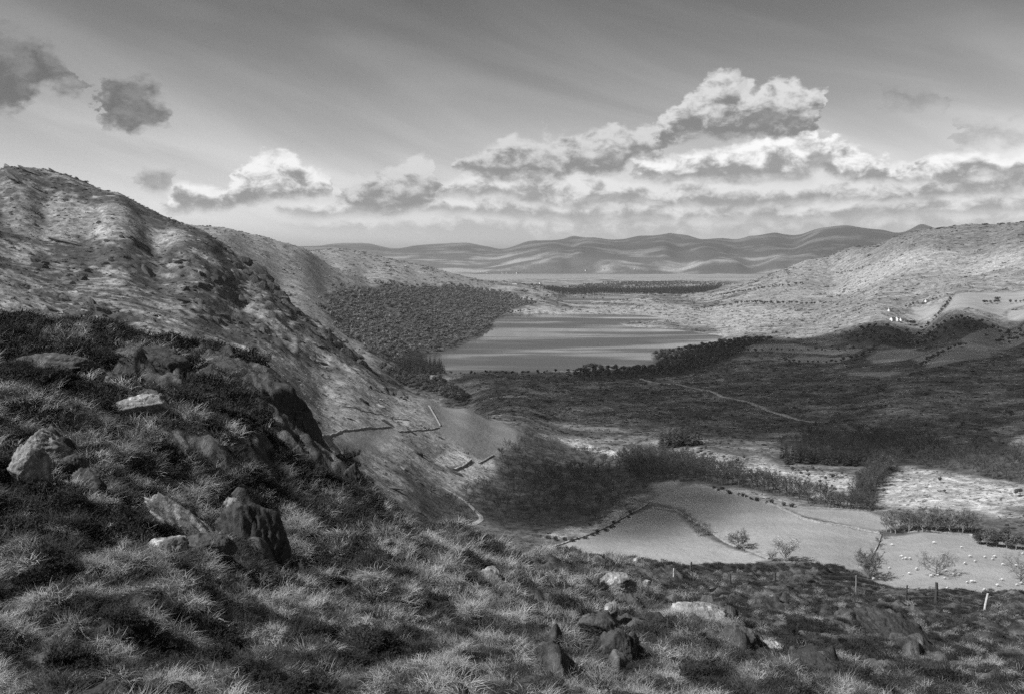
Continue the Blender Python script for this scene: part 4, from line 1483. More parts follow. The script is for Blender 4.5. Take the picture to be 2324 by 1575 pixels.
# lake edge trees and lone groups
shore = [(1020, 851), (1080, 853), (1150, 851), (1205, 849), (1240, 847), (1262, 846), (1290, 846), (1320, 842), (1338, 840), (1352, 840), (1370, 840), (1395, 840), (1430, 838), (1460, 838)]
w = along(line(shore, 900, 2600), 9, RG, 5)
w = w[sdf_poly(w[:, 0], w[:, 1], LAKE, 60) < -3]
plant(w, FUZZ_D, 'shore_tree', 'small dark tree on the near lake shore', 'trees along the near lake shore', (.25, .75), seed=13)
w = line([(1328, 842), (1340, 841), (1352, 842), (1362, 842), (1345, 845)], 900, 2600)
plant(w, FUZZ_D, 'sallow_tree', 'large dark round tree breaking the near shoreline', 'large trees on the near shoreline', (1.1, 1.35), seed=14)
for (pp, name, lab, grp, st, sc, protos) in [
    ([(1640, 697), (1690, 690), (1760, 692), (1850, 694)], 'copse_tree', 'dark tree in the low copse beyond the lake', 'copse beyond the lake', 11, (.8, 1.3), FUZZ_D),
    ([(1560, 703), (1620, 700)], 'copse_tree', 'tree in the small flat thicket right of the lake head', 'flat thicket beyond the lake', 11, (.5, .9), FUZZ_D),
    ([(1325, 681), (1372, 680)], 'pine_tree', 'dark pine on the bright marsh beside the small lake', 'pines by the small lake', 14, (.8, 1.2), FUZZ_D),
    ([(1390, 684), (1500, 688)], 'pine_tree', 'scattered dark pine right of the small lake', 'scattered marsh pines', 30, (.6, 1.1), FUZZ_D),
    ([(1640, 672), (1700, 662), (1790, 650), (1830, 645)], 'hillside_tree', 'tree in the dark line climbing the foot of the right hill', 'tree line on the right hill foot', 14, (.8, 1.2), FUZZ_D),
    ([(1700, 800), (1790, 797), (1880, 797), (1960, 794)], 'hedge_thorn', 'dark hedge tree along the shaded field edge below the farm', 'hedge of the upper shaded field', 10, (.4, .8), FUZZ_D),
    ([(1780, 823), (1900, 824), (1950, 812), (1975, 800), (2010, 776)], 'hedge_thorn', 'dark hedge tree on the slanting line between shaded fields', 'slanting hedge between shaded fields', 8, (.5, .85), FUZZ_D),
    ([(2085, 834), (2110, 818), (2145, 800), (2190, 785)], 'hedge_thorn', 'dark hedge tree on the right slanting line of shaded fields', 'right slanting hedge', 8, (.5, .8), FUZZ_D),
    ([(2060, 700), (2075, 692), (2110, 684), (2150, 672)], 'hedge_thorn', 'dark tree in hedge left of upper hill field', 'hedge left of the upper field', 9, (.5, .9), FUZZ_D),
    ([(2158, 680), (2148, 695), (2130, 716), (2110, 735), (2090, 750)], 'hedge_thorn', 'dark tree on hedge running down the right hill', 'hedge running down the right hill', 8, (.5, .85), FUZZ_D),
    ([(2060, 738), (2078, 738)], 'farm_tree', 'dark round tree right of the white farmhouses', 'trees by the white farm', 6, (.9, 1.1), FUZZ_D),
    ([(2230, 690), (2260, 690), (2266, 680)], 'thicket_tree', 'tree in the dark thicket inside the upper hill field', 'thicket in the upper hill field', 9, (.6, 1.0), FUZZ_D),
    ([(2290, 690), (2330, 685)], 'thicket_tree', 'hedge tree at right end of upper hill fields', 'hedge at the right frame edge', 9, (.6, .9), FUZZ_D),
    ([(1900, 622), (1960, 610)], 'hillside_tree', 'dark shrub line high on the bright right hillside', 'shrub line high on the right hill', 14, (.5, .8), FUZZ_D),
]:
    w = along(line(pp, 800, 5000), st, RG, st * .35)
    plant(w, protos, name, lab, grp, sc, seed=len(lab))
# scattered thorns on the sunlit moor right of the lake
w = in_poly(region([(1560, 745), (1800, 700), (2050, 690), (2060, 735), (1900, 755), (1660, 762)], 1200, 4000), 42, RG)
w = w[fbm(w[:, 0], w[:, 1], 160, 2, 620) > 0.02]
plant(w, FUZZ_D, 'gorse_bush', 'small dark bush on the sunlit moor right of the lake', 'bushes on the sunlit moor', (.25, .55), cat='bush', seed=31)
# bushes dotting the shaded moor
w = in_poly(region([(1080, 880), (1450, 870), (1600, 895), (1850, 900), (2300, 870), (2300, 960), (1900, 975), (1600, 970), (1300, 965)], 700, 2500), 34, RG)
w = w[fbm(w[:, 0], w[:, 1], 110, 3, 630) > 0.0]
plant(w, FUZZ_D, 'moor_bush', 'low dark bush on the shaded moor before the lake', 'bushes on the shaded moor', (.2, .42), cat='bush', seed=32)
# bushes on the bright ground between wood and pasture
w = np.concatenate([in_poly(BRIGHT[1][0], 11, RG), in_poly(BRIGHT[4][0], 11, RG), in_poly(BRIGHT[0][0], 20, RG)])
w = w[fbm(w[:, 0], w[:, 1], 40, 3, 640) > 0.02]
plant(w, FUZZ_D, 'rough_bush', 'dark bush on the bright rough ground above the pastures', 'bushes on the bright rough ground', (.2, .45), cat='bush', seed=33)
# plantation and woods before the bay: one far mass each
for nm, pl, sp, lab, rr in [('plantation_wood', [(1225, 655), (1330, 655), (1450, 658), (1560, 655), (1640, 650), (1600, 664), (1500, 668), (1400, 666), (1260, 664)], 15, 'dark conifer plantation before the sea inlet', (3300, 6500)),
                            ('coast_wood', [(1190, 648), (1350, 643), (1500, 641), (1680, 642), (1650, 650), (1450, 654), (1220, 655)], 26, 'patchy woods along the near shore of the inlet', (3800, 6900))]:
    w = in_poly(region(pl, *rr), sp, RG)
    w = w[fbm(w[:, 0], w[:, 1], 260, 3, 650) > (-.5 if 'plant' in nm else -.05)]
    z = ground_z(w[:, 0], w[:, 1])
    n = len(w)
    protos = CONI if 'plant' in nm else FUZZ_D
    stuff_points(nm, lab, np.column_stack([w, z]), np.column_stack([np.zeros(n), np.zeros(n), RG.uniform(0, 6.28, n)]), np.repeat(RG.uniform(.9, 1.4, (n, 1)), 3, 1), RG.integers(0, len(protos), n), [p[0][1] for p in protos])
    print(nm, n)

# trees of the pasture hedges, told apart
def tree_at(u, v, name, label, proto, sc, rz=0.0, group=None, cat='tree'):
    x, y = hit(u, v, 330, 6000)
    put(proto, name, label, cat, group, (x, y, float(ground_z(x, y)[0])), rz, sc)


lone = both('lone_tree', *bare_tree(201, H=6.8, R=5.2, limbs=11, sub=8, tw=6, fork=.12, width=1.3), M_TRUNK_D, M_TWIG)
tree_at(2125, 1306, 'lone_tree', 'bare spreading tree standing alone among the sheep', lone, 1.2, .4)
pale = both('pale_tree', *bare_tree(202, H=9.0, R=4.6, limbs=16, sub=9, tw=8, fork=.06, width=1.9), M_TRUNK, M_TWIG_PALE)
tree_at(1783, 1273, 'pale_tree', 'pale twiggy tree in the sunlit middle of the largest pasture', pale, 1.08, 1.0)
tree_at(1752, 1272, 'pale_bush', 'low pale twiggy bush at the end of the dividing wall', pale, .5, 2.2, cat='bush')
tree_at(1972, 1312, 'fence_tree', 'bushy dark tree below the pasture wall near fence post', both('fence_tree', *bare_tree(203, H=9.5, R=4.2, limbs=15, sub=9, tw=8, fork=.06, width=2.1), M_TRUNK_D, M_TWIG), 1.15, 0)
tree_at(2316, 1320, 'edge_tree', 'bare tree cut by the right edge of the sheep pasture', both('edge_tree', *bare_tree(204, H=8.5, R=5.0, limbs=11, sub=8, tw=6, fork=.1, width=1.4), M_TRUNK_D, M_TWIG), 1.15, 0)
tree_at(1676, 1246, 'wall_thorn', 'dark thorn bush on the dividing wall between pastures', both('wall_thorn', *bare_tree(205, H=6.0, R=3.8, limbs=13, sub=8, tw=7, fork=.1, width=2.2), M_TRUNK_D, M_TWIG), 1.25, 0)
for k, (u, v, sc) in enumerate([(1994, 1236, .45), (2004, 1222, .5), (1988, 1262, .28), (1997, 1246, .3)]):
    tree_at(u, v, 'hedge_bush', ['round dark bush on the wall between the two big pastures', 'dark bush at the upper corner of the sheep pasture', 'smallest bush low on the wall beside the sheep pasture', 'small bush below the round bush on the pasture wall'][k], BARE_LIT[k % 3], sc, k, cat='bush')
for k, (u, v) in enumerate([(1560, 1183), (1575, 1192), (1590, 1203), (1572, 1206), (1596, 1213), (1548, 1172), (1604, 1208), (1584, 1216)]):
    tree_at(u, v, 'wall_scrub', 'grey scrub bush halfway along the dividing wall', BARE_LIT[k % 3], .55, k, 'scrub halfway along the wall', 'bush')
for k in range(20):
    u = 2012 + k * 10.2
    tree_at(u, 1206 - 6 * math.sin(k * .16) + (k % 3) * 3, 'hedge_tree', 'grey bare hedge tree above the sheep pasture', BARE_LIT[k % 3], .9 + .4 * abs(math.sin(k * 1.7)), k, 'hedge trees above the sheep pasture')
for k, (u, v, sc) in enumerate([(2222, 1234, .85), (2240, 1238, .95), (2262, 1240, 1.0), (2285, 1243, .9), (2306, 1246, 1.0), (2332, 1248, .95), (2275, 1228, .9), (2250, 1226, .85)]):
    tree_at(u, v, 'ivy_tree', 'dark ivy clad tree at the right corner of the sheep pasture', LEAFY[k % 3], sc, k * 1.3, 'ivy trees at the pasture corner')
for k in range(16):
    u = 1870 + k * 7.5
    tree_at(u, 1150 + k * .6 - (k % 2) * 4, 'strip_tree', 'bare tree in the dark hedge along the narrow pasture strip', BARE[k % 5], .75 + .35 * abs(math.sin(k * 2.1)), k, 'hedge along the narrow strip')
w = along(line([(1245, 1222), (1290, 1228), (1330, 1222), (1370, 1205), (1410, 1182), (1440, 1160)]), 4.0, RG, 1.2)
plant(w, SHRUB, 'stream_shrub', 'dark low shrub lining the stream beside the left pasture', 'shrubs along the stream', (.5, 1.0), cat='shrub', seed=40)
w = along(line([(1620, 1108), (1680, 1126), (1740, 1142), (1800, 1150)]), 4.0, RG, 2.0)
plant(w, SHRUB, 'bank_shrub', 'dark shrub on the bank above the largest pasture', 'shrubs on the upper pasture bank', (.5, 1.1), cat='shrub', seed=41)


# ------------------------------------------------------------------ foreground rocks
def ico(sub):
    bm = bmesh.new()
    bmesh.ops.create_icosphere(bm, subdivisions=sub, radius=1)
    v = np.array([q.co[:] for q in bm.verts])
    f = [[q.index for q in p.verts] for p in bm.faces]
    bm.free()
    return v, f


ICO_V, ICO_F = ico(5)


def n3(v, sc, seed, octs=4, ridged=False):
    return (fbm(v[:, 0] + .7 * v[:, 2], v[:, 1] - .4 * v[:, 2], 1 / sc, octs, seed, .55, ridged) + fbm(v[:, 1] + .5 * v[:, 0], v[:, 2], 1 / sc, octs, seed + 31, .55, ridged)) * .5


def rock_mesh(name, seed, mat, facets=13, strata=0.05, round_=0.25):
    rg = np.random.default_rng(seed)
    d = ICO_V
    nrm = rg.normal(size=(facets, 3))
    nrm /= np.linalg.norm(nrm, axis=1)[:, None]
    off = rg.uniform(.62, 1.0, facets)
    dots = d @ nrm.T
    rad = np.where(dots > 0.05, off[None, :] / np.maximum(dots, .05), 9)
    rr = np.minimum(np.partition(rad, 1, axis=1)[:, 0], 1.35)
    rr = rr * (1 - round_) + round_ * .9
    p = d * rr[:, None]
    # cleavage: thin ribs in one direction, plus weathering
    ax = rg.normal(size=3)
    ax /= np.linalg.norm(ax)
    q = p + ax * 3.0 * (p @ ax)[:, None]
    p = p * (1 + 2.2 * strata * n3(q, 2.6, seed, 5, True) + .16 * n3(p, 1.4, seed + 5) + .07 * n3(p, 5, seed + 9, 5, True) - .13 * np.clip(n3(q * .8 + 3, 1.8, seed + 13, 3, True) - .45, 0, 1) * 2)[:, None]
    me = bpy.data.meshes.new(name)
    me.from_pydata(p.tolist(), [], ICO_F)
    me.polygons.foreach_set('use_smooth', np.ones(len(me.polygons), bool))
    me.materials.append(mat)
    me.update()
    return me


def rock_mat(name, base, lichen, lo=.52):
    m, t, b = material(name)
    tc = t.node('ShaderNodeTexCoord').outputs['Object']
    pos = t.node('ShaderNodeNewGeometry').outputs['Position']
    n1 = t.noise(pos, 2.2, 9, .70)
    n2 = t.noise(pos, 5.0, 8, .7)
    crack = t.noise(t.v('MULTIPLY', pos, (3.0, 1.2, 1.6)), 2.0, 9, .72, .6)
    c = t.m('MULTIPLY', t.ramp(n2, .25, .75, .45, 1.55, smooth=False), base)
    c = t.mix(t.ramp(n1, lo, lo + .12, 0, 1), c, t.m('MULTIPLY', t.ramp(n2, .3, .7, .6, 1.3), lichen))
    c = t.m('MULTIPLY', c, t.ramp(crack, .36, .5, .3, 1.0))
    t.l.new(grey(t, c), b.inputs['Base Color'])
    bp = t.node('ShaderNodeBump')
    bp.inputs['Strength'].default_value = 1.0
    bp.inputs['Distance'].default_value = .06
    t.l.new(t.m('ADD', t.m('MULTIPLY', n2, .6), t.m('ADD', n1, crack)), bp.inputs['Height'])
    t.l.new(bp.outputs[0], b.inputs['Normal'])
    return m


M_RD = rock_mat('rock_dark', .055, .13, .60)
M_RM = rock_mat('rock_grey', .075, .17, .54)
M_RP = rock_mat('rock_pale', .19, .40, .48)
M_RL = rock_mat('rock_lichen', .16, .60, .47)
ROCKS = {}
for key, mt in (('d', M_RD), ('m', M_RM), ('p', M_RP), ('l', M_RL)):
    ROCKS[key] = [rock_mesh('rock', 700 + k * 7 + ord(key), mt, 12 + k, .05 + .02 * k, .2 + .05 * k) for k in range(3)]
ROCK_FOOT = []


def rock(u, vb, wpx, hpx, kind, var, tilt, yaw, label, depth=.8, sink=.30, name='rock_outcrop'):
    x, y = hit(u, vb, 5, 130)
    r = math.hypot(x, y)
    W_, H_ = wpx * r / FOC, hpx * r / FOC * (.72 if kind in 'dm' else .92)
    sink = min(.7, sink + (.16 if kind in 'dm' else .05))
    tilt *= .6
    a = math.atan2(x, y)
    dp = W_ * .5 * depth
    x += math.sin(a) * dp * .6
    y += math.cos(a) * dp * .6
    z = float(ground_z(x, y)[0])
    o = link(bpy.data.objects.new(name, ROCKS[kind][var % 3]))
    sz = H_ * (.5 + sink * .5)
    o.scale = (W_ * .5, dp, sz)
    o.location = (x, y, z + H_ * (.5 - sink * .5) - .05)
    o.rotation_euler = (0, math.radians(tilt), -a + math.radians(yaw))
    tag(o, label, 'rock', 'rock outcrops on the near slope')
    ROCK_FOOT.append((x, y, W_ * .5, dp, a))


def rock_mass(u, v, r, hl, ht, dp, kind, var, tilt, label, yaw=0.0):
    a, t_ = fr(u, v)
    o = link(bpy.data.objects.new('rock_outcrop', ROCKS[kind][var % 3]))
    k = r / FOC
    o.scale = (hl * k, dp, ht * k)
    o.location = (r * math.sin(a), r * math.cos(a), HC + r * t_)
    o.rotation_euler = (0, math.radians(tilt), -a + math.radians(yaw))
    tag(o, label, 'rock', 'rock outcrops on the near slope')
    ROCK_FOOT.append((o.location.x, o.location.y, hl * k * .8, dp * .8, a))


for args in [
    (632, 985, 39.6, 168, 74, 2.2, 'd', 0, 57, 'largest dark rock face at the right end of the near ridge'),
    (575, 885, 41.5, 100, 52, 1.8, 'd', 1, 30, 'dark rock shoulder above the largest rock face'),
    (726, 1070, 38.8, 80, 40, 1.2, 'd', 2, 45, 'dark rock wedge below the largest rock face'),
    (340, 850, 40.5, 100, 56, 1.6, 'd', 1, 16, 'dark ribbed outcrop on the crest of the near ridge'),
    (455, 1222, 21.0, 112, 40, .45, 'p', 1, 44, 'long pale rock slab slanting down to the right'),
    (584, 1228, 22.5, 112, 60, .7, 'd', 2, 52, 'big dark rock right of the slanting pale slab'),
    (1400, 1478, 27.0, 100, 34, .6, 'd', 0, 40, 'dark slanting rock step near the bottom middle'),
    (2048, 1452, 48.0, 92, 34, 1.1, 'd', 1, 40, 'dark sloping rock ridge on the right slope'),
]:
    rock_mass(*args)
for args in [
    (795, 1126, 76, 80, 'd', 2, 30, 20, 'dark square boulder below the end of the near ridge', .8, .4),
    (235, 885, 95, 55, 'm', 2, -8, 30, 'grey rock left of the dark ribbed outcrop on the ridge', .8, .4),
    (115, 868, 150, 46, 'm', 0, -8, 0, 'long low grey rock ledge near the left frame edge', .6, .4),
    (330, 940, 105, 52, 'p', 1, -15, 10, 'pale wavy rock below the dark ribbed outcrop', .6, .35),
    (268, 926, 26, 26, 'l', 2, 0, 0, 'small white stone beside the pale wavy rock', .7, .3),
    (480, 860, 80, 40, 'd', 2, 20, 0, 'dark heathery rock knob on the ridge skyline', .9, .5),
    (105, 1062, 95, 66, 'p', 0, 10, 40, 'pale lichened rock upper one of the group at far left', .7, .35),
    (76, 1134, 72, 66, 'p', 2, -12, 10, 'pale lichened rock lower left one of the group at far left', .7, .35),
    (160, 1100, 60, 50, 'm', 1, 10, 0, 'grey rock between the pale rocks at far left', .8, .35),
    (205, 1146, 74, 68, 'm', 0, 20, -20, 'grey rock right one of the group at far left', .8, .35),
    (372, 1262, 100, 60, 'l', 0, 18, 10, 'white lichen covered rock at the foot of the slanting slab', .8, .3),
    (475, 1298, 110, 60, 'm', 2, 20, 0, 'grey rock under the lower end of the slanting slab', .7, .4),
    (527, 1172, 46, 44, 'p', 2, 0, 0, 'pale stone on top of the big dark rock', .8, .35),
    (680, 1320, 50, 40, 'd', 0, 20, 0, 'small dark rock right of the big dark rock', .8, .35),
    (545, 1120, 60, 34, 'd', 2, 10, 0, 'dark low rock in the grass above the big dark rock', .8, .4),
    (735, 1005, 26, 14, 'l', 1, 10, 0, 'tiny white stone under the largest dark face', .8, .3),
    (545, 1000, 50, 22, 'p', 1, 12, 0, 'scatter stone in the grass left of the largest face', .8, .3),
    (1112, 1332, 66, 50, 'p', 0, -10, 10, 'pale smooth boulder alone in the grass below the valley path', .8, .3),
    (1078, 1258, 46, 12, 'l', 1, 4, 0, 'white flat stone at the left end of the slope edge', .7, .3),
    (1135, 1258, 40, 11, 'l', 2, -4, 0, 'white flat stone right of its twin on the slope edge', .7, .3),
    (1190, 1268, 50, 14, 'm', 0, 6, 0, 'grey flat rock right of the white stones on the slope edge', .7, .3),
    (1290, 1275, 60, 18, 'm', 2, 8, 0, 'grey low ledge under the left corner of the pasture', .7, .35),
    (1443, 1284, 17, 20, 'l', 0, 0, 0, 'small upright white stone on the slope edge before the pasture', .8, .2),
    (1420, 1290, 80, 20, 'm', 1, 6, 0, 'low ledge carrying the small upright white stone', .7, .35),
    (1402, 1362, 84, 42, 'p', 2, -14, 0, 'pale angular slab left of the fence line', .7, .35),
    (1468, 1335, 20, 24, 'l', 1, 15, 0, 'white streaked stone between pale slab and fence', .8, .3),
    (1430, 1382, 60, 40, 'm', 0, 30, 0, 'grey rock under the pale angular slab', .8, .35),
    (1600, 1420, 130, 56, 'p', 1, 12, 10, 'broad pale slab in the middle of the right slope', .7, .35),
    (1580, 1448, 50, 30, 'p', 0, 0, 0, 'rounded pale rock under the broad slab', .8, .3),
    (1478, 1425, 46, 40, 'm', 2, 20, 0, 'grey broken rock left of the broad pale slab', .8, .35),
    (1352, 1475, 84, 50, 'm', 1, 25, 0, 'dark hollow rock with pale rim low in the middle', .8, .35),
    (1385, 1436, 34, 40, 'l', 2, 40, 0, 'white crested rock above the hollow rock', .7, .3),
    (1405, 1520, 90, 60, 'd', 0, 35, 0, 'dark rock step near the bottom middle', .8, .4),
    (1250, 1520, 80, 50, 'd', 2, 30, 0, 'dark tilted rock left of the bottom rock step', .8, .4),
    (1680, 1478, 84, 56, 'm', 2, 30, 0, 'grey tilted slab right of the bottom rock step', .7, .4),
    (1752, 1432, 56, 18, 'p', 0, 6, 0, 'thin pale ledge on the open right slope', .7, .35),
    (1838, 1540, 130, 66, 'd', 1, 28, 0, 'dark ribbed rock near the bottom right', .7, .4),
    (1760, 1490, 50, 30, 'p', 1, 20, 0, 'small pale rock above the dark ribbed rock', .8, .35),
    (1930, 1400, 46, 16, 'm', 1, 5, 0, 'low grey rock below the middle fence posts', .7, .35),
    (1770, 1340, 70, 14, 'm', 0, 3, 0, 'flat grey ledge just below the fence', .7, .35),
    (2180, 1530, 60, 22, 'm', 2, 8, 0, 'flat grey rock at the far right bottom', .7, .35),
]:
    rock(*args)


# ------------------------------------------------------------------ crags of the near left hill
CRAGS = [
    ([(548, 592), (578, 610), (602, 634), (626, 666), (646, 690), (664, 706)], 7, (6.5, 10), 'd', 'black crag in the cliff edge of the left hill', 'cliff on the edge of the left hill'),
    ([(540, 606), (570, 626), (596, 652), (620, 684)], 8, (4.5, 8), 'd', 'dark crag below the left hill cliff edge', 'crags below the cliff edge'),
    ([(672, 712), (715, 741), (765, 780)], 8, (3.0, 5.5), 'd', 'dark crag low on the left hill edge', 'crags low on the hill edge'),
    ([(776, 788), (804, 808), (826, 828)], 6, (4.0, 7.5), 'd', 'black crag at the left hill lowest tip', 'crags at the hill tip'),
    ([(428, 655), (450, 645), (475, 640), (520, 628), (556, 622)], 8, (2.5, 5), 'd', 'dark crag in short rib beside the cliff', 'short rib left of the cliff'),
    ([(440, 692), (520, 716), (600, 748), (655, 774)], 8, (1.8, 3.8), 'm', 'grey ledge in upper band across left hill', 'upper rock band'),
    ([(455, 716), (520, 735), (580, 760), (640, 790)], 8, (1.8, 3.8), 'm', 'grey ledge in lower band across left hill', 'lower rock band'),
    ([(85, 590), (105, 594), (90, 604)], 5, (3.5, 5.0), 'd', 'dark overhanging crag at far left of hill', 'overhang at far left'),
    ([(150, 672), (200, 690), (240, 712), (255, 732)], 7, (2.0, 4.2), 'm', 'grey crag in rib above the near ridge', 'rib above the near ridge'),
    ([(170, 640), (210, 605), (250, 590), (300, 575)], 9, (2.0, 4.0), 'd', 'dark crag in curved rib on the left hill', 'curved rib at middle left'),
    ([(350, 480), (430, 514), (500, 556), (540, 586)], 9, (1.5, 3.2), 'm', 'small crag along the left hill skyline', 'skyline crags'),
    ([(240, 540), (330, 560), (420, 580)], 12, (1.5, 3.5), 'd', 'dark crag in band high on left hill', 'broken band high on the hill'),
    ([(845, 880), (880, 890), (905, 895)], 7, (1.8, 3.2), 'd', 'dark crag on bright grass below hill tip', 'crags on the bright grass'),
]
cr_rg = np.random.default_rng(55)
for pts, st, (s0, s1), kd, lab, grp in CRAGS:
    for p in along(line(pts, 380, 1000), st * .8, cr_rg, 1.6):
        sz = cr_rg.uniform(s0, s1) * .62
        o = link(bpy.data.objects.new('crag', ROCKS[kd][int(cr_rg.integers(0, 3))]))
        o.location = (p[0], p[1], float(ground_z(p[0], p[1])[0]) - sz * .12)
        o.scale = (sz * cr_rg.uniform(1.0, 1.7), sz * cr_rg.uniform(.8, 1.1), sz * cr_rg.uniform(.55, .95))
        o.rotation_euler = (cr_rg.normal(0, .15), math.radians(30) + cr_rg.normal(0, .15), cr_rg.normal(.2, .4))
        tag(o, lab, 'crag', grp)

# ------------------------------------------------------------------ fence
M_POST = plain('weathered_post', .16, .4, 6.0, bump=.02)
M_POST_D = plain('dark_post', .05, .4, 6.0, bump=.02)
M_POST_P = plain('pale_post', .42, .3, 6.0, bump=.02)
M_WIRE = plain('wire', .12, .2, 3.0, rough=.5)
fx = [(1528, 1305, 1318, .05, M_POST_P, 4), (1568, 1286, 1305, .07, M_POST_D, 0), (1657, 1306, 1322, .07, M_POST_D, 0), (1760, 1302, 1320, .07, M_POST_D, -3), (1942, 1316, 1343, .07, M_POST, 1),
      (2057, 1336, 1362, .07, M_POST_D, 0), (2124, 1335, 1367, .12, M_POST_D, 0), (2233, 1360, 1392, .08, M_POST_P, 8)]
fpos = []
for (u, vt, vb, rad, mt, ln) in fx:
    x, y = hit(u, vb, 30, 130)
    z = float(ground_z(x, y)[0])
    r = math.hypot(x, y)
    fpos.append((x, y, z, (vb - vt) * r / FOC * 1.35, rad, mt, ln))
fx0, fy0, fz0 = fpos[0][:3]
fence = empty('wire_fence', (fx0, fy0, fz0))
tag(fence, 'old wire fence of uneven wooden posts across the right slope', 'fence')
tops = []
for k, (x, y, z, h, rad, mt, ln) in enumerate(fpos):
    mb = MB()
    tl = math.radians(ln)
    q = [Vector((math.sin(tl) * h * f + .02 * math.sin(k * 3 + f * 5), .02 * math.cos(k + f * 4), h * f - (.4 if f == 0 else 0))) for f in (0, .35, .7, 1)]
    mb.tube(q, [rad, rad * .96, rad * .93, rad * .85], 8, True)
    o = link(bpy.data.objects.new('post', mb.mesh('post', mt)), fence)
    o.location = (x - fx0, y - fy0, z - fz0)
    tops.append([Vector((x - fx0, y - fy0, z - fz0)) + q[3] * f for f in (.92, .6, .3)])
for w in range(3):
    mb = MB()
    for k in range(len(tops) - 1):
        a_, b_ = tops[k][w], tops[k + 1][w]
        md = a_.lerp(b_, .5) - Vector((0, 0, .06 * (a_ - b_).length / 6))
        mb.tube([a_, a_.lerp(md, .6), md, md.lerp(b_, .4), b_], [.008] * 5, 4)
    link(bpy.data.objects.new('wire', mb.mesh('wire', M_WIRE)), fence)

# ------------------------------------------------------------------ sheep
M_WOOL = plain('wool', .5, .12, 6.0)
def sheep_mesh():
    bm = bmesh.new()
    mt = Matrix.Translation
    def blob(c, s, seg=10):
        r = bmesh.ops.create_uvsphere(bm, u_segments=seg, v_segments=7, radius=1)
        bmesh.ops.transform(bm, matrix=mt(c) @ Matrix.Diagonal((*s, 1)), verts=r['verts'])
    blob((0, 0, .62), (.56, .30, .32))
    blob((.12, 0, .66), (.40, .29, .30))
    blob((.60, 0, .62), (.20, .12, .15))
    blob((.76, 0, .50), (.17, .085, .10))
    blob((.62, .13, .66), (.05, .10, .03), 6)
    blob((.62, -.13, .66), (.05, .10, .03), 6)
    for sx in (-.36, .34):
        for sy in (-.15, .15):
            r = bmesh.ops.create_cone(bm, segments=6, radius1=.04, radius2=.06, depth=.46, cap_ends=True)
            bmesh.ops.transform(bm, matrix=mt((sx, sy, .22)), verts=r['verts'])
    me = bpy.data.meshes.new('sheep')
    bm.to_mesh(me)
    bm.free()
    rm = me
    return rm


SHEEP = sheep_mesh()
rmo = bpy.data.objects.new('sheep_source', SHEEP)
rmo.modifiers.new('one_skin', 'REMESH').mode = 'VOXEL'
rmo.modifiers['one_skin'].voxel_size = .045
C.objects.link(rmo)
dg = bpy.context.evaluated_depsgraph_get()
SHEEP = bpy.data.meshes.new_from_object(rmo.evaluated_get(dg))
bpy.data.objects.remove(rmo)
SHEEP.polygons.foreach_set('use_smooth', np.ones(len(SHEEP.polygons), bool))
SHEEP.materials.clear()
SHEEP.materials.append(M_WOOL)
for k, (zx, zy) in enumerate([(527, 685), (1093, 658), (1466, 715), (1230, 815), (1580, 842), (1783, 850), (1920, 848), (1888, 880), (1650, 907), (1515, 940), (2025, 950), (2205, 970), (660, 845), (672, 872), (710, 872), (770, 872),
                          (490, 1000), (857, 1018), (462, 1100), (757, 1075), (1053, 1112), (1145, 1098), (1165, 1077), (1250, 1040), (1240, 1138), (1360, 1096), (1428, 1090), (1545, 1195), (1605, 1188), (1640, 1185), (2020, 1160),
                          (1955, 1238), (2217, 1228), (2280, 1210), (1275, 1278), (1330, 1342), (1778, 1302), (2003, 1335), (1425, 1395), (1600, 1345), (2296, 805), (275, 1147), (738, 1278), (1212, 972)]):
    x, y = hit(1936.7 + .16725 * zx, 1123.3 + .16725 * zy, 330, 900)
    o = link(bpy.data.objects.new('sheep', SHEEP))
    o.location = (x, y, float(ground_z(x, y)[0]) - .01)
    sc_ = 1.08 + .16 * math.sin(k * 2.3)
    o.scale = (sc_, sc_, sc_)
    o.rotation_euler = (0, 0, (k * 1.9) % .9 - .4 + (math.pi if k % 3 == 0 else 0))
    near_tree = (1000 < zx < 1460 and 1000 < zy < 1160)
    lab = 'white sheep under the bare tree alone in the pasture' if near_tree else 'white sheep in cluster of four left of bare tree' if 12 <= k <= 15 else 'white sheep grazing in the open right hand pasture'
    tag(o, lab, 'sheep', 'sheep under the bare tree' if near_tree else 'four sheep in a cluster' if 12 <= k <= 15 else 'sheep in the right hand pasture')

# ------------------------------------------------------------------ houses
M_LIME = plain('whitewash', .62, .08, 1.0)
M_SLATE = plain('slate', .09, .3, 2.0)
M_PANE = plain('dark_pane', .03, .2, 1.0, rough=.2)


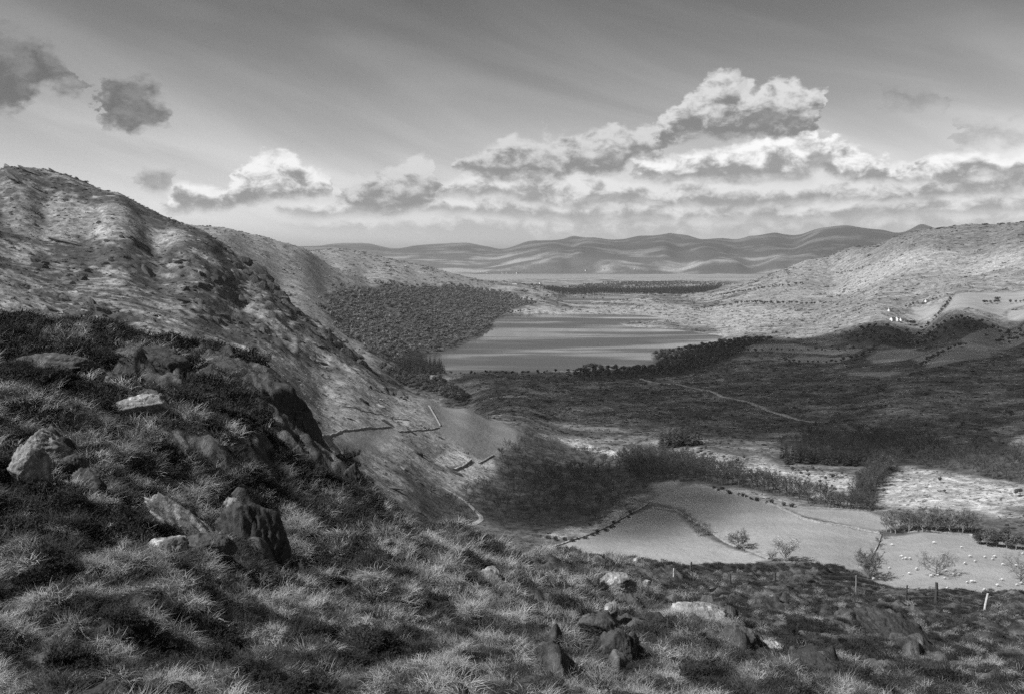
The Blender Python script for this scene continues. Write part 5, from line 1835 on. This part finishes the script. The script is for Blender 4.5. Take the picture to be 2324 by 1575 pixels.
def house(u, v, L, Wd, h, rz, label, r0, r1, detail_=True):
    x, y = hit(u, v, r0, r1)
    o = empty('cottage' if detail_ else 'shore_house', (x, y, float(ground_z(x, y)[0]) - .2), rz)
    tag(o, label, 'house', 'white farm cottages' if detail_ else 'white houses by the inlet')
    mb = MB()
    mb.box(-L / 2, L / 2, -Wd / 2, Wd / 2, 0, h)
    for sx in (-L / 2, L / 2):
        mb.tri((sx, -Wd / 2, h), (sx, Wd / 2, h), (sx, 0, h + Wd * .48))
    wall = link(bpy.data.objects.new('wall', mb.mesh('cottage_wall', M_LIME)), o)
    mb = MB()
    e = .25
    for sy in (-1, 1):
        a_ = (-L / 2 - e, sy * (Wd / 2 + .35), h - .1)
        b_ = (L / 2 + e, sy * (Wd / 2 + .35), h - .1)
        c_ = (L / 2 + e, 0, h + Wd * .48 + .12)
        d_ = (-L / 2 - e, 0, h + Wd * .48 + .12)
        mb.quad(a_, b_, c_, d_)
        mb.quad(*[(p[0], p[1], p[2] + .15) for p in (a_, b_, c_, d_)])
    roof = link(bpy.data.objects.new('roof', mb.mesh('cottage_roof', M_SLATE)), o)
    for sx in (-1, 1):
        mb = MB()
        mb.box(sx * (L / 2 - .5) - .4, sx * (L / 2 - .5) + .4, -.35, .35, h + Wd * .35, h + Wd * .48 + 1.1)
        link(bpy.data.objects.new('chimney', mb.mesh('chimney', M_LIME)), roof)
    if detail_:
        for k in (-.3, .3):
            mb = MB()
            mb.box(L * k - .5, L * k + .5, -Wd / 2 - .03, -Wd / 2 + .1, 1.0, 2.2)
            link(bpy.data.objects.new('window', mb.mesh('window', M_PANE)), o)
        mb = MB()
        mb.box(-.5, .5, -Wd / 2 - .04, -Wd / 2 + .1, 0, 2.1)
        link(bpy.data.objects.new('door', mb.mesh('door', M_PANE)), o)


for a in [(2026, 728, 9, 6, 4.2, .5, 'white gabled cottage left one of the farm beside the shadow edge'), (2036, 729, 8, 6, 5.0, .9, 'white gabled cottage middle one of the farm beside the shadow edge'), (2049, 730, 10, 6, 3.6, .2, 'white low cottage right one of the farm beside the shadow edge'),
          (2020, 709, 7, 5, 3.4, .3, 'small white cottage on the moor above the farm'), (2103, 687, 7, 5, 3.8, .4, 'small white cottage among trees below the upper hill field')]:
    house(*a, 1000, 4000)
for k, (u, v) in enumerate([(1105, 620), (1141, 621), (1151, 621), (1174, 621), (1330, 615), (1370, 613), (1440, 612), (1092, 618)]):
    house(u, v, 22, 11, 6, .2 * k, ['white house on the far shore far left of the inlet', 'white house of the far shore pair left one', 'white house of the far shore pair right one', 'white house on the far shore right of the pair',
          'white house on the far slope left of middle', 'white house on the far slope in the middle', 'white house on the far slope right of middle', 'white house on the far shore beside the left headland'][k], 9300, 12000, False)
for k, (u, v) in enumerate([(1167, 648), (1176, 648), (1227, 645)]):
    house(u, v, 16, 8, 5, .3 * k, ['white house left on the near shore of the inlet', 'white house second on the near shore of the inlet', 'white house right on the near shore of the inlet'][k], 3500, 6900, False)

# ------------------------------------------------------------------ foreground grass and heather
def tuft(seed, n, L, spread, wid, lean, curl=1.0):
    rg = random.Random(seed)
    mb = MB()
    for _ in range(n):
        th = rg.uniform(0, 6.283)
        rad = spread * rg.random() ** .6
        p = Vector((math.cos(th) * rad, math.sin(th) * rad, -.05))
        out = Vector((math.cos(th), math.sin(th), 0)) * rg.uniform(.1, .7) + Vector((lean[0], lean[1], 0)) + Vector((rg.gauss(0, .25), rg.gauss(0, .25), 0))
        l = L * rg.uniform(.5, 1.15)
        sd = Vector((rg.gauss(0, 1), rg.gauss(0, 1), 0)).normalized() * wid * .5
        d = (Vector((0, 0, .75)) + out * .8).normalized()
        pts = [p]
        for k in range(3):
            p = p + d * l / 3
            pts.append(p)
            d = (d + out * .42 * curl + Vector((rg.gauss(0, .38), rg.gauss(0, .38), -.26 * curl + rg.gauss(0, .2)))).normalized()
        ws = [1, .85, .6]
        for k in range(2):
            mb.quad(pts[k] - sd * ws[k], pts[k] + sd * ws[k], pts[k + 1] + sd * ws[k + 1], pts[k + 1] - sd * ws[k + 1])
        mb.tri(pts[2] - sd * .6, pts[2] + sd * .6, pts[3])
    return mb


def heather(seed, n=150, H=.28, R=.3):
    rg = random.Random(seed)
    mb = MB()
    for _ in range(n):
        th = rg.uniform(0, 6.283)
        rad = R * rg.random() ** .5
        p = Vector((math.cos(th) * rad, math.sin(th) * rad, 0))
        d = (Vector((math.cos(th), math.sin(th), 0)) * rg.uniform(0, .7) + Vector((.1, 0, 1)) + rvec(rg) * .35).normalized()
        l = H * rg.uniform(.5, 1.1) * (1.1 - .5 * rad / R)
        q = p + d * l
        for k in range(3):
            a0 = p.lerp(q, rg.uniform(.3, 1))
            e = (d + rvec(rg) * .9).normalized() * l * .35
            sd = rvec(rg).cross(e).normalized() * .011
            mb.tri(a0 - sd, a0 + sd, a0 + e)
        sd = d.orthogonal().normalized() * .006
        mb.tri(p - sd, p + sd, q)
    return mb


M_G_PALE = plain('dead_grass', .26, .35, 2.5, rand=.35)
M_G_MID = plain('moor_grass', .062, .45, 2.5, rand=.45)
M_G_DARK = plain('dark_grass', .028, .5, 2.5, rand=.4)
M_HEATH = plain('heather_twig', .028, .5, 3.0, rand=.4)
G_PALE = [tuft(300 + k, 80, .40, .26, .0075, (.35 - .25 * k, -.3 + .12 * k), 1.5).mesh('grass_tuft', M_G_PALE) for k in range(5)]
G_MID = [tuft(320 + k, 80, .34, .26, .0075, (.3 - .2 * k, -.25 + .1 * k), 1.5).mesh('grass_tuft', M_G_MID) for k in range(5)]
G_DARK = [tuft(340 + k, 80, .36, .2, .008, (.3, -.1)).mesh('grass_tuft', M_G_DARK) for k in range(4)]
G_HEATH = [heather(360 + k).mesh('heather_sprig', M_HEATH) for k in range(4)]
NG = 110000
gl = RG.uniform(math.log(5.5), math.log(112), NG * 2)
gaz = RG.uniform(-.56, .56, NG * 2)
grr = np.exp(gl)
dens = NG * 2 / (1.12 * (math.log(112) - math.log(5.5))) / grr ** 2
keep = RG.random(NG * 2) < np.minimum(1.0, 130.0 / dens)
grr, gaz = grr[keep], gaz[keep]
tx, ty = grr * np.sin(gaz), grr * np.cos(gaz)
rc_ = np.interp(gaz, CREST_U, CREST_R)
keep = grr < rc_ * 1.18
for (x, y, a_, b_, an) in ROCK_FOOT:
    dx, dy = tx - x, ty - y
    lx = dx * math.cos(an) - dy * math.sin(an)
    ly = dx * math.sin(an) + dy * math.cos(an)
    keep &= ((lx / (a_ * .8)) ** 2 + (ly / (b_ * .8)) ** 2 > 1) | (RG.random(len(tx)) < .03)
tx, ty, grr, gaz = tx[keep], ty[keep], grr[keep], gaz[keep]
tz = ground_z(tx, ty)
_z, _r, _a = base_z(tx, ty)
_dz, _rk = detail(tx, ty, _z, _r, _a)
kp = RG.random(len(tx)) > _rk * 1.05
tx, ty, tz, grr, gaz = tx[kp], ty[kp], tz[kp], grr[kp], gaz[kp]
gv = 1.0 * fbm(tx, ty, .62, 3, 700) + .55 * fbm(tx, ty, .95, 3, 140) + .45 * fbm(tx, ty, 5, 3, 710) + RG.normal(0, .12, len(tx))
# the ridge on the left carries more heather, the open right slope is grazed short
gv = gv - .13 * sstep(grr, 27, 36) * (1 - sstep(gaz, -.2, -.1)) - .16 * sstep(gaz, .05, .3) - .3 * sstep(grr / np.interp(gaz, CREST_U, CREST_R), .86, .98) * sstep(gaz, .12, .2) - .02
typ = np.where(gv > .25, 0, np.where(gv > -.06, 1, np.where(gv > -.30, 2, 3)))
short = sstep(gaz, .05, .25) * sstep(grr, 22, 40)
sc_ = np.clip(grr / 27, .36, 1.6) * RG.uniform(.65, 1.25, len(tx)) * (1 - .5 * short)
for ti, nm, lab, pro in [(0, 'dead_grass', 'pale dead grass tussocks blown over on the near slope', G_PALE), (1, 'moor_grass', 'grey moor grass covering the near slope', G_MID),
                         (2, 'dark_grass', 'dark grass between the tussocks on the near slope', G_DARK), (3, 'heather', 'dark heather clumps on the near slope', G_HEATH)]:
    m = typ == ti
    n = int(m.sum())
    print(nm, n)
    rot = np.column_stack([RG.normal(0, .28, n), RG.normal(0, .28, n), RG.uniform(-2.6, 2.6, n)])
    if ti >= 2:
        rot[:, 2] = RG.uniform(0, 6.28, n)
    s3 = np.column_stack([sc_[m] * 1.15, sc_[m] * 1.15, sc_[m] * (RG.uniform(.34, .75, n) if ti < 2 else RG.uniform(.5, .85, n))])
    stuff_points(nm, lab, np.column_stack([tx[m], ty[m], tz[m]]), rot, s3, RG.integers(0, len(pro), n), pro)



# ------------------------------------------------------------------ rough ground of the hills: tussocks, heather and crags too many to count
def clump(seed, n, size, h):
    rg = random.Random(seed)
    lob = [(rg.uniform(-.5, .5), rg.uniform(-.4, .4), h * rg.uniform(.15, .5), rg.uniform(.4, .65)) for _ in range(4)]
    return leafy(seed, lob, n, size, h)


def shaded(name, var=.3):
    """takes its base colour from what grows at the spot it stands on"""
    m, t, b = material(name)
    tc = t.node('ShaderNodeTexCoord').outputs['Object']
    at_ = t.node('ShaderNodeAttribute', attribute_name='shade', attribute_type='INSTANCER').outputs['Fac']
    n = t.noise(tc, 1.6, 6, .65)
    t.l.new(grey(t, t.m('MULTIPLY', at_, t.ramp(n, .28, .72, 1 - var, 1 + var, smooth=False))), b.inputs['Base Color'])
    return m


M_CH = shaded('hill_heather')
M_CG = shaded('hill_grass')
M_CR = shaded('hill_rock', .6)
C_H = [clump(400 + k, 46, .30, .75).mesh('heather_clump', M_CH) for k in range(4)]
C_G = [clump(410 + k, 40, .30, .55).mesh('grass_clump', M_CG) for k in range(4)]
ICO_B = ICO_V, ICO_F
ICO_V, ICO_F = ico(3)
C_R = [rock_mesh('hill_rock', 420 + k, M_CR, 11, .06, .12) for k in range(5)]
for me in C_R:
    me.polygons.foreach_set('use_smooth', np.zeros(len(me.polygons), bool))
ICO_V, ICO_F = ICO_B
NS = 170000
hr = np.exp(RG.uniform(math.log(385), math.log(4300), NS))
ha = RG.uniform(-.50, .50, NS)
hx, hy = hr * np.sin(ha), hr * np.cos(ha)
hz = ground_z(hx, hy)
ok = in_sight(hx, hy, hz + .5)
fl_ = field_flat(hx, hy)
ok &= (fl_ > .9)
ok &= sdf_poly(hx, hy, LAKE, 20) < -6
ok &= sdf_poly(hx, hy, TARN, 20) < -6
for k_, p in WOODS.items():
    ok &= (sdf_poly(hx, hy, p, 10) < 0) | (k_ == 'lakeside')
for w, hw in TRACK_W:
    c_ = along(w, 4)
    near = (np.abs(hx - c_[:, 0].mean()) < 250) & (np.abs(hy - c_[:, 1].mean()) < 250)
    idx_ = np.nonzero(near)[0]
    for i0 in range(0, len(idx_), 5000):
        q = idx_[i0:i0 + 5000]
        ok[q] &= np.min(np.hypot(hx[q, None] - c_[None, :, 0], hy[q, None] - c_[None, :, 1]), 1) > hw + 2
hx, hy, hz, hr, ha = hx[ok], hy[ok], hz[ok], hr[ok], ha[ok]
on_a = (hr < 1000) & (ha < -.02) & (hz > 95)
ii = np.clip(np.searchsorted(RR, hr), 0, len(RR) - 1)
jj = np.clip(np.round((ha + .60) / 1.20 * (NCOL - 1)).astype(int), 0, NCOL - 1)
spot = alb[ii, jj]
_z, _r, _a = base_z(hx, hy)
_dz, _rk = detail(hx, hy, _z, _r, _a)
patchy = fbm(hx, hy, 26, 4, 730, .6)
typ2 = np.where(patchy + RG.normal(0, .12, len(hx)) > .0, 1, 0)
typ2 = np.where(on_a & (RG.random(len(hx)) < (.04 + .75 * _rk) * (1 - sstep(spot, .16, .24))), 2, typ2)
on_b = (hr > 1150) & (ha < -.03)
kp = RG.random(len(hx)) < np.where(typ2 == 2, .5, np.where(typ2 == 0, np.where(on_a, .4, np.where(on_b, .3, np.where(hr > 1500, .3, .55))), np.where(on_b, .2, .4)))
hx, hy, hz, hr, ha, typ2, spot = hx[kp], hy[kp], hz[kp], hr[kp], ha[kp], typ2[kp], spot[kp]
hs = hr * .00078 * np.exp(RG.normal(0, .45, len(hr)))
for ti, nm, lab, pro, sh in [(0, 'hill_heather', 'dark heather and gorse clumps on hills and moor', C_H, .50), (1, 'hill_grass', 'pale grass tussocks on hills and moor', C_G, 1.12), (2, 'hill_crags', 'broken crags on the near left hill', C_R, 1.0)]:
    m = typ2 == ti
    n = int(m.sum())
    print(nm, n)
    z0 = np.zeros(n)
    sx = hs[m]
    shd = spot[m] * np.where(((hr[m] > 1150) & (ha[m] < -.03) | (hr[m] > 1700)) & (ti == 0), .66, sh) * np.exp(RG.normal(0, .22, n))
    if ti == 2:
        sx = hr[m] * .0012 * np.exp(RG.normal(0, .55, n))
        shd = np.exp(RG.normal(math.log(.085), .45, n))
        rot = np.column_stack([RG.normal(0, .2, n), RG.normal(.45, .15, n), RG.normal(0, .35, n)])
        s3 = np.column_stack([sx * RG.uniform(1.2, 3.2, n), sx, sx * RG.uniform(.4, .9, n)])
    else:
        rot = np.column_stack([z0, z0, RG.normal(0, .4, n)])
        s3 = np.column_stack([sx * RG.uniform(.9, 2.2, n), sx, sx * RG.uniform(.5, 1.0, n)])
    stuff_points(nm, lab, np.column_stack([hx[m], hy[m], hz[m] - sx * .08]), rot, s3, RG.integers(0, len(pro), n), pro, shd)

# ------------------------------------------------------------------ the air
hz_lo = float(gz_full.min()) - 1.0
hz_hi = float(gz_full.max()) + 25.0
mb = MB()
mb.box(-13500, 13500, -400, 20600, hz_lo, hz_hi)
mh = bpy.data.materials.new('haze')
mh.use_nodes = True
for nd in list(mh.node_tree.nodes):
    mh.node_tree.nodes.remove(nd)
ho = mh.node_tree.nodes.new('ShaderNodeOutputMaterial')
hv = mh.node_tree.nodes.new('ShaderNodeVolumePrincipled')
hv.inputs['Color'].default_value = (.95, .95, .95, 1)
hv.inputs['Density'].default_value = 3.2e-5
hv.inputs['Anisotropy'].default_value = .3
mh.node_tree.links.new(hv.outputs[0], ho.inputs['Volume'])
haze = link(bpy.data.objects.new('haze', mb.mesh('haze', mh)))
tag(haze, 'thin pale haze over the whole valley', None, None, 'stuff')

# ------------------------------------------------------------------ small groups: say which one, counted from the left
ORD = ['leftmost', 'second from left', 'third from left', 'fourth from left', 'fifth from left', 'sixth from left', 'seventh from left', 'eighth from left', 'ninth from left', 'tenth from left',
       'eleventh from left', 'twelfth from left', 'thirteenth from left', 'fourteenth from left', 'fifteenth from left', 'sixteenth from left', 'seventeenth from left', 'eighteenth from left', 'nineteenth from left', 'twentieth from left']
by_lab = {}
for o in C.objects:
    if o.parent is None and 'label' in o and 'category' in o:
        by_lab.setdefault(o['label'], []).append(o)
for lab, obs in by_lab.items():
    if 1 < len(obs) <= len(ORD):
        obs.sort(key=lambda q: math.atan2(q.location.x, q.location.y))
        for k, o in enumerate(obs):
            o['label'] = lab + ', ' + (ORD[k] if k < len(obs) - 1 or k == 0 else 'rightmost')
